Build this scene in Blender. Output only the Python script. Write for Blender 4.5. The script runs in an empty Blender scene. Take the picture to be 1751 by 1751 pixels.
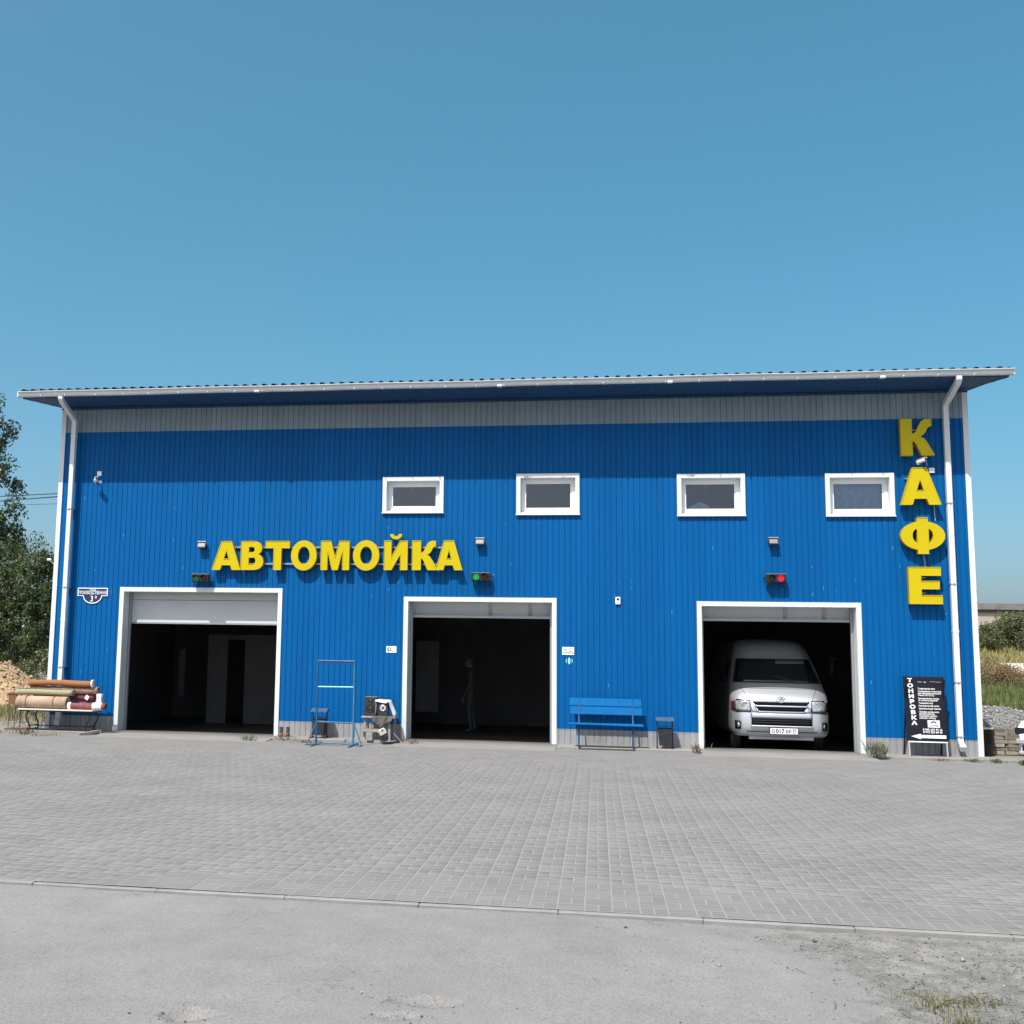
import bpy, bmesh, math, random
import numpy as np
from mathutils import Vector, Matrix
random.seed(7); rng = np.random.default_rng(11)
S = bpy.context.scene
COL = S.collection
R_ = math.radians

# ------------------------------------------------------------------ camera
cam = bpy.data.cameras.new('camera'); cam_o = bpy.data.objects.new('camera', cam); COL.objects.link(cam_o)
PITCH, YAW, ROLL = 0.128502, 0.167869, -0.017276
FPX, PPX, PPY, SZ = 1916.9, 697.08, 867.56, 1751.0
cam.sensor_fit = 'HORIZONTAL'; cam.sensor_width = 36.0; cam.lens = FPX / SZ * 36.0
cam.shift_x = (SZ / 2 - PPX) / SZ; cam.shift_y = (PPY - SZ / 2) / SZ
cam.clip_start = 0.1; cam.clip_end = 6000
Rm = Matrix.Rotation(YAW, 3, 'Z') @ Matrix.Rotation(PITCH, 3, 'X') @ Matrix.Rotation(ROLL, 3, 'Y')
right, fwd, up = Rm.col[0], Rm.col[1], Rm.col[2]
CAM = Vector((2.2775, -22.8357, 1.751))
mw = Matrix.Identity(4)
for i, v in enumerate((right, up, -fwd)):
    for k in range(3): mw[k][i] = v[k]
mw.translation = CAM
cam_o.matrix_world = mw
S.camera = cam_o

# ------------------------------------------------------------------ sky, sun, exposure
SUN = Vector((-0.45, -1.0, 1.58)).normalized()           # towards the sun
el = math.asin(SUN.z); az = math.atan2(SUN.x, SUN.y)
w = bpy.data.worlds.new('World'); S.world = w; w.use_nodes = True
nt = w.node_tree; nt.nodes.clear()
sky = nt.nodes.new('ShaderNodeTexSky'); sky.sky_type = 'NISHITA'; sky.sun_disc = False
sky.sun_elevation = el; sky.sun_rotation = az; sky.altitude = 100
sky.air_density = 0.6; sky.dust_density = 4.0; sky.ozone_density = 1.0
bg = nt.nodes.new('ShaderNodeBackground'); bg.inputs['Strength'].default_value = 0.122
wo = nt.nodes.new('ShaderNodeOutputWorld')
gm = nt.nodes.new('ShaderNodeGamma'); gm.inputs[1].default_value = 0.7                # the phone's soft, cyan rendering of the sky
hs = nt.nodes.new('ShaderNodeHueSaturation'); hs.inputs['Hue'].default_value = 0.47; hs.inputs['Saturation'].default_value = 1.66; hs.inputs['Value'].default_value = 2.0
nt.links.new(sky.outputs[0], gm.inputs[0]); nt.links.new(gm.outputs[0], hs.inputs['Color']); nt.links.new(hs.outputs[0], bg.inputs[0]); nt.links.new(bg.outputs[0], wo.inputs[0])
sl = bpy.data.lights.new('sun', 'SUN'); sl.energy = 4.8; sl.angle = R_(0.5); sl.color = (1.0, 0.965, 0.91)
so = bpy.data.objects.new('sun', sl); COL.objects.link(so)
so.rotation_euler = (-SUN).to_track_quat('-Z', 'Y').to_euler()
S.view_settings.view_transform = 'Standard'; S.view_settings.look = 'None'
S.view_settings.gamma = 1.0; S.view_settings.use_curve_mapping = False
S.view_settings.exposure = 0.3

# ------------------------------------------------------------------ materials
MATS = {}
def mat(name, col, rough=0.6, metal=0.0, noise=None, bump=None, spec=0.5, emit=None, var=None, coat=0.0, trans=None, col2=None, stretch=None):
    """noise=(scale, amount, detail) world-space mottling; bump=(scale, strength, distance); var='obj'|'attr' per-piece shade"""
    m = bpy.data.materials.new(name); m.use_nodes = True; MATS[name] = m
    N, L = m.node_tree.nodes, m.node_tree.links
    b = N['Principled BSDF']
    b.inputs['Roughness'].default_value = rough; b.inputs['Metallic'].default_value = metal
    b.inputs['Specular IOR Level'].default_value = spec
    if coat: b.inputs['Coat Weight'].default_value = coat; b.inputs['Coat Roughness'].default_value = 0.08
    c = (*col, 1.0)
    src = None
    geo = N.new('ShaderNodeNewGeometry')
    if noise:
        sc, amt = noise[0], noise[1]; det = noise[2] if len(noise) > 2 else 6.0
        t = N.new('ShaderNodeTexNoise'); t.inputs['Scale'].default_value = sc; t.inputs['Detail'].default_value = det
        t.inputs['Roughness'].default_value = 0.62
        if stretch:
            vm = N.new('ShaderNodeVectorMath'); vm.operation = 'MULTIPLY'; vm.inputs[1].default_value = stretch; L.new(geo.outputs['Position'], vm.inputs[0]); L.new(vm.outputs[0], t.inputs['Vector'])
        else: L.new(geo.outputs['Position'], t.inputs['Vector'])
        mp = N.new('ShaderNodeMapRange'); mp.inputs[1].default_value = 0.28; mp.inputs[2].default_value = 0.72
        L.new(t.outputs['Fac'], mp.inputs[0])
        mx = N.new('ShaderNodeMix'); mx.data_type = 'RGBA'
        c2 = col2 if col2 else tuple(min(1, x * (1 + amt)) for x in col)
        c1 = col if col2 else tuple(x * (1 - amt) for x in col)
        mx.inputs['A'].default_value = (*c1, 1); mx.inputs['B'].default_value = (*c2, 1)
        L.new(mp.outputs[0], mx.inputs['Factor']); src = mx.outputs['Result']
    if var:
        hs = N.new('ShaderNodeHueSaturation')
        if var[0] == 'obj':
            oi = N.new('ShaderNodeObjectInfo'); vs = oi.outputs['Random']
        else:
            at = N.new('ShaderNodeAttribute'); at.attribute_name = 'shade'; vs = at.outputs['Fac']
        mp2 = N.new('ShaderNodeMapRange'); mp2.inputs[3].default_value = var[1]; mp2.inputs[4].default_value = var[2]
        L.new(vs, mp2.inputs[0]); L.new(mp2.outputs[0], hs.inputs['Value'])
        if src: L.new(src, hs.inputs['Color'])
        else: hs.inputs['Color'].default_value = c
        src = hs.outputs['Color']
    if src: L.new(src, b.inputs['Base Color'])
    else: b.inputs['Base Color'].default_value = c
    if bump:
        t2 = N.new('ShaderNodeTexNoise'); t2.inputs['Scale'].default_value = bump[0]; t2.inputs['Detail'].default_value = 5
        L.new(geo.outputs['Position'], t2.inputs['Vector'])
        bp = N.new('ShaderNodeBump'); bp.inputs['Strength'].default_value = bump[1]; bp.inputs['Distance'].default_value = bump[2]
        L.new(t2.outputs['Fac'], bp.inputs['Height']); L.new(bp.outputs[0], b.inputs['Normal'])
    if emit:
        b.inputs['Emission Color'].default_value = (*emit[0], 1); b.inputs['Emission Strength'].default_value = emit[1]
    if trans:
        tr = N.new('ShaderNodeBsdfTranslucent'); tr.inputs[0].default_value = (*trans[0], 1)
        ms = N.new('ShaderNodeMixShader'); ms.inputs[0].default_value = trans[1]
        L.new(b.outputs[0], ms.inputs[1]); L.new(tr.outputs[0], ms.inputs[2])
        L.new(ms.outputs[0], N['Material Output'].inputs[0])
    return m

def glass_mat(name, tint=(0.75, 0.8, 0.82), refl=0.1):
    m = bpy.data.materials.new(name); m.use_nodes = True; MATS[name] = m
    N, L = m.node_tree.nodes, m.node_tree.links
    N.remove(N['Principled BSDF'])
    t = N.new('ShaderNodeBsdfTransparent'); t.inputs[0].default_value = (*tint, 1)
    g = N.new('ShaderNodeBsdfGlossy'); g.inputs['Roughness'].default_value = 0.02; g.inputs[0].default_value = (1, 1, 1, 1)
    fr = N.new('ShaderNodeFresnel'); fr.inputs[0].default_value = 1.5
    ad = N.new('ShaderNodeMath'); ad.operation = 'ADD'; ad.use_clamp = True; ad.inputs[1].default_value = refl
    L.new(fr.outputs[0], ad.inputs[0])
    x = N.new('ShaderNodeMixShader'); L.new(ad.outputs[0], x.inputs[0]); L.new(t.outputs[0], x.inputs[1]); L.new(g.outputs[0], x.inputs[2])
    L.new(x.outputs[0], N['Material Output'].inputs[0]); return m

mat('blue_clad', (0.0004, 0.088, 0.278), 0.5, noise=(2.2, 0.09, 8), spec=0.10, stretch=(1, 1, 0.10), var=('obj', 0.955, 1.045))
mat('grey_clad', (0.20, 0.255, 0.30), 0.5, noise=(3.0, 0.12, 8), spec=0.2, stretch=(1, 1, 0.15), var=('obj', 0.95, 1.05))
mat('base_clad', (0.26, 0.268, 0.28), 0.6, noise=(4.5, 0.18, 9), stretch=(1, 1, 0.4), var=('obj', 0.93, 1.05))
mat('scuff', (0.10, 0.26, 0.42), 0.7)
mat('screw', (0.03, 0.15, 0.33), 0.5)
mat('side_clad', (0.004, 0.09, 0.285), 0.45, noise=(1.2, 0.08))
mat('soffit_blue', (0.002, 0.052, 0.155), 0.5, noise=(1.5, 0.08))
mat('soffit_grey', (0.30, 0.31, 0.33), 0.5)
mat('roof_navy', (0.02, 0.035, 0.075), 0.4)
mat('white_metal', (0.61, 0.65, 0.66), 0.4, noise=(5.0, 0.075, 9), stretch=(1, 1, 0.25))
mat('gutter_white', (0.62, 0.65, 0.66), 0.35, noise=(3.0, 0.07, 8))
mat('door_panel', (0.50, 0.53, 0.55), 0.45, noise=(2.0, 0.05))
mat('door_dark', (0.10, 0.10, 0.11), 0.5)
mat('pvc', (0.78, 0.80, 0.82), 0.3)
mat('rubber', (0.015, 0.015, 0.016), 0.6)
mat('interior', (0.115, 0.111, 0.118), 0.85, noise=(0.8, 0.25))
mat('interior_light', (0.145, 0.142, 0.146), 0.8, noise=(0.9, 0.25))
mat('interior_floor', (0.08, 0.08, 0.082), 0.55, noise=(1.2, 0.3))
mat('curtain', (0.78, 0.82, 0.84), 0.8, noise=(14, 0.18))
mat('yellow', (0.50, 0.402, 0.002), 0.4, spec=0.25, noise=(1.5, 0.03))
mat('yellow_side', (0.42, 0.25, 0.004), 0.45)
mat('rail', (0.35, 0.38, 0.40), 0.4, 0.6)
mat('cable', (0.5, 0.52, 0.53), 0.5)
mat('cable_dark', (0.03, 0.035, 0.04), 0.6)
mat('lamp_housing', (0.05, 0.052, 0.055), 0.45)
mat('lamp_grey', (0.36, 0.37, 0.38), 0.4)
mat('lamp_lens', (0.20, 0.185, 0.17), 0.5)
mat('grille_black', (0.004, 0.004, 0.005), 0.7, spec=0.1)
mat('black_plastic', (0.012, 0.012, 0.013), 0.42)
mat('tl_red_on', (0.4, 0.0, 0.01), 0.3, emit=((1.0, 0.015, 0.05), 0.8))
mat('tl_green_on', (0.0, 0.2, 0.05), 0.3, emit=((0.0, 0.75, 0.12), 0.5))
mat('tl_green_dim', (0.0, 0.2, 0.05), 0.3, emit=((0.0, 0.45, 0.12), 0.07))
mat('tl_red_off', (0.05, 0.006, 0.006), 0.2)
mat('tl_off', (0.015, 0.015, 0.013), 0.2)
mat('cam_white', (0.78, 0.79, 0.80), 0.35)
mat('sign_white', (0.80, 0.82, 0.83), 0.4)
mat('plaque_navy', (0.012, 0.02, 0.09), 0.35)
mat('print_black', (0.012, 0.012, 0.014), 0.5)
mat('print_red', (0.45, 0.03, 0.03), 0.5)
mat('sticker_cyan', (0.30, 0.66, 0.80), 0.4)
mat('paint_blue', (0.001, 0.118, 0.335), 0.5, spec=0.15, noise=(5, 0.12))
mat('paint_blue_worn', (0.004, 0.045, 0.16), 0.5, noise=(6, 0.3), col2=(0.01, 0.10, 0.26))
mat('rack_teal', (0.02, 0.09, 0.15), 0.45, noise=(7, 0.35), col2=(0.05, 0.20, 0.30))
mat('bin_dark', (0.018, 0.022, 0.03), 0.5, noise=(10, 0.3))
mat('bin_lid', (0.05, 0.09, 0.15), 0.45, noise=(12, 0.3))
mat('iron_dark', (0.015, 0.013, 0.013), 0.5)
mat('rust', (0.13, 0.065, 0.03), 0.8, noise=(14, 0.4))
mat('wood_grey', (0.28, 0.26, 0.24), 0.85, noise=(11, 0.25), bump=(40, 0.3, 0.01))
mat('wood_brown', (0.16, 0.075, 0.035), 0.7, noise=(9, 0.3))
mat('table_top', (0.62, 0.57, 0.51), 0.6, noise=(5, 0.1))
mat('speaker_box', (0.02, 0.019, 0.022), 0.6, noise=(12, 0.3))
mat('speaker_cone', (0.035, 0.033, 0.036), 0.35)
mat('chrome', (0.75, 0.76, 0.78), 0.12, 1.0)
mat('silver_ring', (0.62, 0.62, 0.64), 0.3, 0.4)
mat('cloth_white', (0.78, 0.78, 0.77), 0.85, noise=(10, 0.08))
mat('rag_grey', (0.10, 0.095, 0.095), 0.9, noise=(14, 0.3))
mat('boot_green', (0.05, 0.06, 0.045), 0.55)
mat('boot_red', (0.20, 0.06, 0.05), 0.6)
mat('carpet_orange', (0.27, 0.115, 0.04), 0.9, noise=(18, 0.15))
mat('carpet_olive', (0.29, 0.27, 0.18), 0.95, noise=(16, 0.12))
mat('carpet_beige', (0.42, 0.35, 0.25), 0.95, noise=(3.2, 0.3), col2=(0.27, 0.16, 0.11))
mat('carpet_red', (0.14, 0.032, 0.035), 0.95, noise=(16, 0.35))
mat('carpet_floral', (0.19, 0.045, 0.045), 0.95, noise=(17, 0.5, 2), col2=(0.40, 0.31, 0.22))
mat('carpet_dark', (0.12, 0.035, 0.04), 0.95, noise=(16, 0.35))
mat('carpet_pink', (0.24, 0.085, 0.08), 0.9, noise=(13, 0.5, 2), col2=(0.15, 0.04, 0.045))
mat('carpet_back', (0.10, 0.06, 0.035), 0.95)
mat('plastic_wrap', (0.75, 0.74, 0.74), 0.3, noise=(18, 0.2))
mat('board_black', (0.011, 0.011, 0.018), 0.45, noise=(5, 0.3), spec=0.2)
mat('van_paint', (0.61, 0.65, 0.695), 0.36, 0.72, coat=0.2)
mat('shade_film', (0.10, 0.13, 0.13), 0.4)
mat('van_trim', (0.42, 0.44, 0.46), 0.3, 0.3)
mat('van_glass', (0.008, 0.009, 0.012), 0.06, spec=0.6)
mat('headlight', (0.42, 0.45, 0.46), 0.08, 0.5, noise=(26, 0.4, 3))
mat('amber', (0.045, 0.012, 0.010), 0.45)
mat('car_white', (0.72, 0.73, 0.74), 0.3, coat=0.5)
mat('person_cloth', (0.08, 0.078, 0.08), 0.9)
mat('person_skin', (0.20, 0.13, 0.10), 0.6)
mat('person_dark', (0.08, 0.08, 0.10), 0.9)
mat('brick', (0.25, 0.225, 0.195), 0.9, noise=(15, 0.3), var=('obj', 0.5, 1.2))
mat('concrete', (0.225, 0.222, 0.212), 0.9, noise=(1.6, 0.13, 10), bump=(30, 0.3, 0.01))
mat('kerb', (0.245, 0.242, 0.232), 0.9, noise=(5, 0.15, 9), bump=(60, 0.3, 0.01))
mat('sandbed', (0.252, 0.248, 0.237), 0.95, noise=(2.2, 0.12, 10))
def joint_sand():                                             # pale washed sand far out, trodden grey dust along the wall
    m = MATS['sandbed']; N, L = m.node_tree.nodes, m.node_tree.links; b = N['Principled BSDF']
    src = b.inputs['Base Color'].links[0].from_socket
    geo = N.new('ShaderNodeNewGeometry'); sp = N.new('ShaderNodeSeparateXYZ'); L.new(geo.outputs['Position'], sp.inputs[0])
    mr = N.new('ShaderNodeMapRange'); mr.inputs[1].default_value = -8.0; mr.inputs[2].default_value = -3.0; mr.inputs[3].default_value = 1.0; mr.inputs[4].default_value = 0.74; L.new(sp.outputs[1], mr.inputs[0])
    hs_ = N.new('ShaderNodeHueSaturation'); L.new(src, hs_.inputs['Color']); L.new(mr.outputs[0], hs_.inputs['Value']); L.new(hs_.outputs[0], b.inputs['Base Color'])
joint_sand()
mat('paver', (0.185, 0.1825, 0.177), 0.88, noise=(0.8, 0.13, 11), var=('obj', 0.93, 1.05), bump=(120, 0.25, 0.004))
mat('paver_far', (0.185, 0.1825, 0.177), 0.88, noise=(0.8, 0.13, 11), var=('attr', 0.93, 1.05))
def asphalt_mat():
    m = mat('asphalt', (0.2, 0.2, 0.2), 0.92); N, L = m.node_tree.nodes, m.node_tree.links; b = N['Principled BSDF']
    geo = N.new('ShaderNodeNewGeometry')
    def noise(sc, det=6, ro=0.6):
        t = N.new('ShaderNodeTexNoise'); t.inputs['Scale'].default_value = sc; t.inputs['Detail'].default_value = det; t.inputs['Roughness'].default_value = ro; L.new(geo.outputs['Position'], t.inputs['Vector']); return t.outputs['Fac']
    def rng_(v, a, b_, c, d):
        t = N.new('ShaderNodeMapRange'); t.inputs[1].default_value = a; t.inputs[2].default_value = b_; t.inputs[3].default_value = c; t.inputs[4].default_value = d; L.new(v, t.inputs[0]); return t.outputs[0]
    def math_(op, a, b_):
        t = N.new('ShaderNodeMath'); t.operation = op
        for k, v in enumerate((a, b_)):
            if isinstance(v, float): t.inputs[k].default_value = v
            else: L.new(v, t.inputs[k])
        return t.outputs[0]
    big = rng_(noise(0.55, 8, 0.65), 0.3, 0.7, 0.90, 1.10)
    mid = rng_(noise(3.2, 8, 0.7), 0.3, 0.7, 0.91, 1.09)
    grain = rng_(noise(75.0, 3, 0.75), 0.33, 0.67, 0.74, 1.26)
    vo = N.new('ShaderNodeTexVoronoi'); vo.inputs['Scale'].default_value = 55.0; L.new(geo.outputs['Position'], vo.inputs['Vector'])
    spk = rng_(vo.outputs['Distance'], 0.05, 0.22, 0.72, 1.0)
    pat = rng_(noise(1.7, 7, 0.7), 0.56, 0.64, 0.0, 1.0)                # worn patches where the coarse stone shows
    spk2 = math_('ADD', math_('MULTIPLY', math_('SUBTRACT', spk, 1.0), pat), 1.0)
    ve = N.new('ShaderNodeTexVoronoi'); ve.feature = 'DISTANCE_TO_EDGE'; ve.inputs['Scale'].default_value = 0.75
    wv = N.new('ShaderNodeVectorMath'); wv.operation = 'ADD'; nz = N.new('ShaderNodeTexNoise'); nz.inputs['Scale'].default_value = 3.0; nz.inputs['Detail'].default_value = 8; L.new(geo.outputs['Position'], nz.inputs['Vector'])
    sc_ = N.new('ShaderNodeVectorMath'); sc_.operation = 'SCALE'; sc_.inputs['Scale'].default_value = 0.55; L.new(nz.outputs['Color'], sc_.inputs[0]); L.new(geo.outputs['Position'], wv.inputs[0]); L.new(sc_.outputs[0], wv.inputs[1]); L.new(wv.outputs[0], ve.inputs['Vector'])
    crack = rng_(ve.outputs['Distance'], 0.0012, 0.005, 0.72, 1.0)
    cmask = rng_(noise(0.9, 4, 0.6), 0.50, 0.58, 0.0, 1.0)
    spk2 = math_('MULTIPLY', spk2, math_('ADD', math_('MULTIPLY', math_('SUBTRACT', crack, 1.0), cmask), 1.0))
    v = math_('MULTIPLY', math_('MULTIPLY', big, mid), math_('MULTIPLY', grain, spk2))
    at = N.new('ShaderNodeAttribute'); at.attribute_name = 'dirt'
    dm = rng_(math_('ADD', at.outputs['Fac'], math_('MULTIPLY', math_('SUBTRACT', noise(4.5, 9, 0.75), 0.5), 1.5)), 0.35, 0.65, 0.0, 1.0)
    dirtc = N.new('ShaderNodeMix'); dirtc.data_type = 'RGBA'; dirtc.inputs['A'].default_value = (0.125, 0.125, 0.118, 1); dirtc.inputs['B'].default_value = (0.235, 0.228, 0.205, 1)
    L.new(rng_(noise(6.0, 10, 0.75), 0.38, 0.62, 0.0, 1.0), dirtc.inputs['Factor'])
    mx = N.new('ShaderNodeMix'); mx.data_type = 'RGBA'; mx.inputs['A'].default_value = (0.212, 0.2095, 0.203, 1); L.new(dirtc.outputs['Result'], mx.inputs['B']); L.new(dm, mx.inputs['Factor'])
    hs = N.new('ShaderNodeHueSaturation'); L.new(mx.outputs['Result'], hs.inputs['Color']); L.new(v, hs.inputs['Value']); L.new(hs.outputs['Color'], b.inputs['Base Color'])
    bp = N.new('ShaderNodeBump'); bp.inputs['Strength'].default_value = 0.7; bp.inputs['Distance'].default_value = 0.006
    L.new(noise(85.0, 4, 0.7), bp.inputs['Height']); L.new(bp.outputs[0], b.inputs['Normal'])
asphalt_mat()
mat('dirt', (0.19, 0.186, 0.172), 0.95, noise=(1.6, 0.22, 12), bump=(60, 0.6, 0.015))
mat('stone', (0.24, 0.236, 0.228), 0.9, var=('attr', 0.25, 1.3))
mat('gravel', (0.24, 0.235, 0.24), 0.9, var=('attr', 0.4, 1.7))
mat('earth', (0.20, 0.19, 0.15), 0.95, noise=(0.35, 0.3, 10))
mat('hill', (0.13, 0.145, 0.06), 0.95, noise=(0.15, 0.3, 10), col2=(0.22, 0.20, 0.11))
mat('sand', (0.37, 0.265, 0.155), 0.95, noise=(5.0, 0.35, 10), bump=(9, 1.0, 0.08))
mat('clod', (0.38, 0.28, 0.17), 0.95, var=('attr', 0.5, 1.25))
mat('grass', (0.125, 0.145, 0.05), 0.8, var=('attr', 0.55, 1.5), trans=((0.12, 0.18, 0.03), 0.3))
mat('dry_grass', (0.24, 0.21, 0.08), 0.9, var=('attr', 0.5, 1.4))
mat('weed', (0.09, 0.12, 0.045), 0.7, var=('attr', 0.6, 1.5), trans=((0.1, 0.15, 0.04), 0.25))
mat('tuft', (0.19, 0.19, 0.085), 0.9, var=('attr', 0.45, 1.5), trans=((0.2, 0.22, 0.07), 0.25))
mat('weed_grey', (0.12, 0.14, 0.085), 0.8, var=('attr', 0.6, 1.6))
mat('weed_brown', (0.17, 0.12, 0.065), 0.9, var=('attr', 0.5, 1.7))
mat('leaf_dark', (0.052, 0.078, 0.038), 0.36, var=('attr', 0.5, 1.7), trans=((0.07, 0.11, 0.03), 0.22))
mat('leaf_mid', (0.078, 0.108, 0.046), 0.38, var=('attr', 0.5, 1.8), trans=((0.1, 0.15, 0.03), 0.25))
mat('leaf_bush', (0.12, 0.135, 0.055), 0.6, var=('attr', 0.45, 1.6), trans=((0.12, 0.15, 0.04), 0.2))
mat('bark', (0.10, 0.085, 0.07), 0.95, noise=(12, 0.3))
mat('far_wall', (0.36, 0.315, 0.275), 0.9, noise=(0.6, 0.15))
mat('far_roof', (0.17, 0.15, 0.165), 0.9, noise=(0.8, 0.25))
mat('far_dark', (0.07, 0.06, 0.055), 0.7)
mat('slab', (0.52, 0.50, 0.46), 0.9, noise=(0.6, 0.1))
glass_mat('pane_glass', (0.66, 0.74, 0.84), 0.035)

# ------------------------------------------------------------------ helpers
def tag(o, label=None, cat=None, group=None, kind=None):
    if label: o['label'] = label
    if cat: o['category'] = cat
    if group: o['group'] = group
    if kind: o['kind'] = kind
    return o
def empty(name, loc=(0, 0, 0), rz=0.0, parent=None):
    o = bpy.data.objects.new(name, None); COL.objects.link(o); o.location = loc; o.rotation_euler = (0, 0, rz)
    o.empty_display_size = 0.1
    if parent: o.parent = parent
    return o
def link(me, name, parent=None, loc=None, rz=None):
    o = bpy.data.objects.new(name, me); COL.objects.link(o)
    if parent: o.parent = parent
    if loc: o.location = loc
    if rz is not None: o.rotation_euler = (0, 0, rz)
    return o
class MB:
    def __init__(s): s.v = []; s.f = []; s.mi = []; s.cur = 0
    def add(s, vs, fs):
        n = len(s.v); s.v += [tuple(p) for p in vs]; s.f += [tuple(i + n for i in f) for f in fs]; s.mi += [s.cur] * len(fs); return s
    def mm(s, a, b):
        (x0, y0, z0), (x1, y1, z1) = a, b
        return s.add([(x0, y0, z0), (x1, y0, z0), (x1, y1, z0), (x0, y1, z0), (x0, y0, z1), (x1, y0, z1), (x1, y1, z1), (x0, y1, z1)],
                     [(0, 3, 2, 1), (4, 5, 6, 7), (0, 1, 5, 4), (1, 2, 6, 5), (2, 3, 7, 6), (3, 0, 4, 7)])
    def box(s, c, d, m=None):
        n = len(s.v)
        s.mm((-d[0] / 2, -d[1] / 2, -d[2] / 2), (d[0] / 2, d[1] / 2, d[2] / 2))
        M = Matrix.Translation(c) @ (m.to_4x4() if m else Matrix.Identity(4))
        for i in range(n, len(s.v)): s.v[i] = tuple(M @ Vector(s.v[i]))
        return s
    def bar(s, a, b, wd, ht):                                   # rectangular bar from a to b
        a, b = Vector(a), Vector(b); d = b - a
        q = d.to_track_quat('Y', 'Z').to_matrix()
        return s.box((a + b) / 2, (wd, d.length, ht), q)
    def tube(s, pts, r, n=8, cap=True):
        pts = [Vector(p) for p in pts]; rs = r if isinstance(r, (list, tuple)) else [r] * len(pts)
        base = len(s.v); t0 = None
        for i, p in enumerate(pts):
            d = (pts[min(i + 1, len(pts) - 1)] - pts[max(i - 1, 0)]).normalized()
            if t0 is None:
                a = d.orthogonal().normalized()
            else:
                a = (t0 - d * t0.dot(d)).normalized()
            t0 = a; b = d.cross(a)
            for k in range(n):
                an = 2 * math.pi * (k + 0.5) / n
                s.v.append(tuple(p + (a * math.cos(an) + b * math.sin(an)) * rs[i]))
        for i in range(len(pts) - 1):
            for k in range(n):
                k2 = (k + 1) % n; q = base + i * n
                s.f.append((q + k, q + k2, q + n + k2, q + n + k)); s.mi.append(s.cur)
        if cap:
            s.f.append(tuple(base + k for k in range(n))[::-1]); s.mi.append(s.cur)
            q = base + (len(pts) - 1) * n; s.f.append(tuple(q + k for k in range(n))); s.mi.append(s.cur)
        return s
    def lathe(s, prof, n=20, M=None):                           # prof [(r,z)], around local z
        base = len(s.v); M = M or Matrix.Identity(4)
        for r, z in prof:
            for k in range(n):
                a = 2 * math.pi * k / n; s.v.append(tuple(M @ Vector((r * math.cos(a), r * math.sin(a), z))))
        for i in range(len(prof) - 1):
            for k in range(n):
                k2 = (k + 1) % n; q = base + i * n
                s.f.append((q + k, q + k2, q + n + k2, q + n + k)); s.mi.append(s.cur)
        s.f.append(tuple(base + k for k in range(n))[::-1]); s.mi.append(s.cur)
        q = base + (len(prof) - 1) * n; s.f.append(tuple(q + k for k in range(n))); s.mi.append(s.cur)
        return s
    def prism(s, poly, y0, y1):                                 # polygon in xz extruded along y
        n = len(poly)
        return s.add([(x, y0, z) for x, z in poly] + [(x, y1, z) for x, z in poly],
                     [tuple(range(n)), tuple(range(2 * n - 1, n - 1, -1))] + [((i + 1) % n, i, n + i, n + (i + 1) % n) for i in range(n)])
    def build(s, name, m, parent=None, smooth=False, bev=0.0, loc=None, rz=None, fix=True):
        me = bpy.data.meshes.new(name); me.from_pydata(s.v, [], s.f)
        for mm_ in (m if isinstance(m, (list, tuple)) else [m]): me.materials.append(MATS[mm_])
        if isinstance(m, (list, tuple)): me.polygons.foreach_set('material_index', s.mi)
        if fix or bev:
            bm = bmesh.new(); bm.from_mesh(me)
            if bev: bmesh.ops.bevel(bm, geom=bm.edges[:], offset=bev, segments=1, affect='EDGES', clamp_overlap=True)
            bmesh.ops.recalc_face_normals(bm, faces=bm.faces); bm.to_mesh(me); bm.free()
        if smooth:
            me.polygons.foreach_set('use_smooth', [True] * len(me.polygons))
        me.update()
        o = link(me, name, parent, loc, rz)
        if smooth and smooth is not True: me.set_sharp_from_angle(angle=R_(smooth))
        return o
def RX(d): return Matrix.Rotation(R_(d), 4, 'X')
def RY(d): return Matrix.Rotation(R_(d), 4, 'Y')
def RZ(d): return Matrix.Rotation(R_(d), 4, 'Z')
def TR(*p): return Matrix.Translation(p)
def shade_attr(me, vals):
    a = me.attributes.new('shade', 'FLOAT', 'FACE'); a.data.foreach_set('value', np.asarray(vals, dtype=np.float32))
def np_mesh(name, V, F, m, shade=None, parent=None):
    """V (n,3) float array, F (m,k) int array of equal-size faces"""
    me = bpy.data.meshes.new(name); k = F.shape[1]
    me.vertices.add(len(V)); me.vertices.foreach_set('co', V.astype(np.float32).ravel())
    me.loops.add(F.size); me.loops.foreach_set('vertex_index', F.astype(np.int32).ravel())
    me.polygons.add(len(F)); me.polygons.foreach_set('loop_start', np.arange(0, F.size, k, dtype=np.int32))
    me.update(calc_edges=True)
    me.materials.append(MATS[m])
    if shade is not None: shade_attr(me, shade)
    return link(me, name, parent)
def text_mesh(txt, size, name, m, parent, M, depth=0.0, offset=0.0, align='CENTER', sx=1.0, spacing=1.0):
    c = bpy.data.curves.new(name, 'FONT'); c.body = txt; c.size = size; c.align_x = align; c.align_y = 'CENTER'
    c.extrude = depth; c.offset = offset; c.resolution_u = 2; c.space_character = spacing
    t = bpy.data.objects.new(name, c); COL.objects.link(t)
    bpy.context.view_layer.update()
    dg = bpy.context.evaluated_depsgraph_get()
    me = bpy.data.meshes.new_from_object(t.evaluated_get(dg)); bpy.data.objects.remove(t); bpy.data.curves.remove(c)
    me.materials.clear(); me.materials.append(MATS[m])
    me.transform(M @ Matrix.Diagonal((sx, 1, 1, 1))); me.name = name
    return link(me, name, parent)
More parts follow.
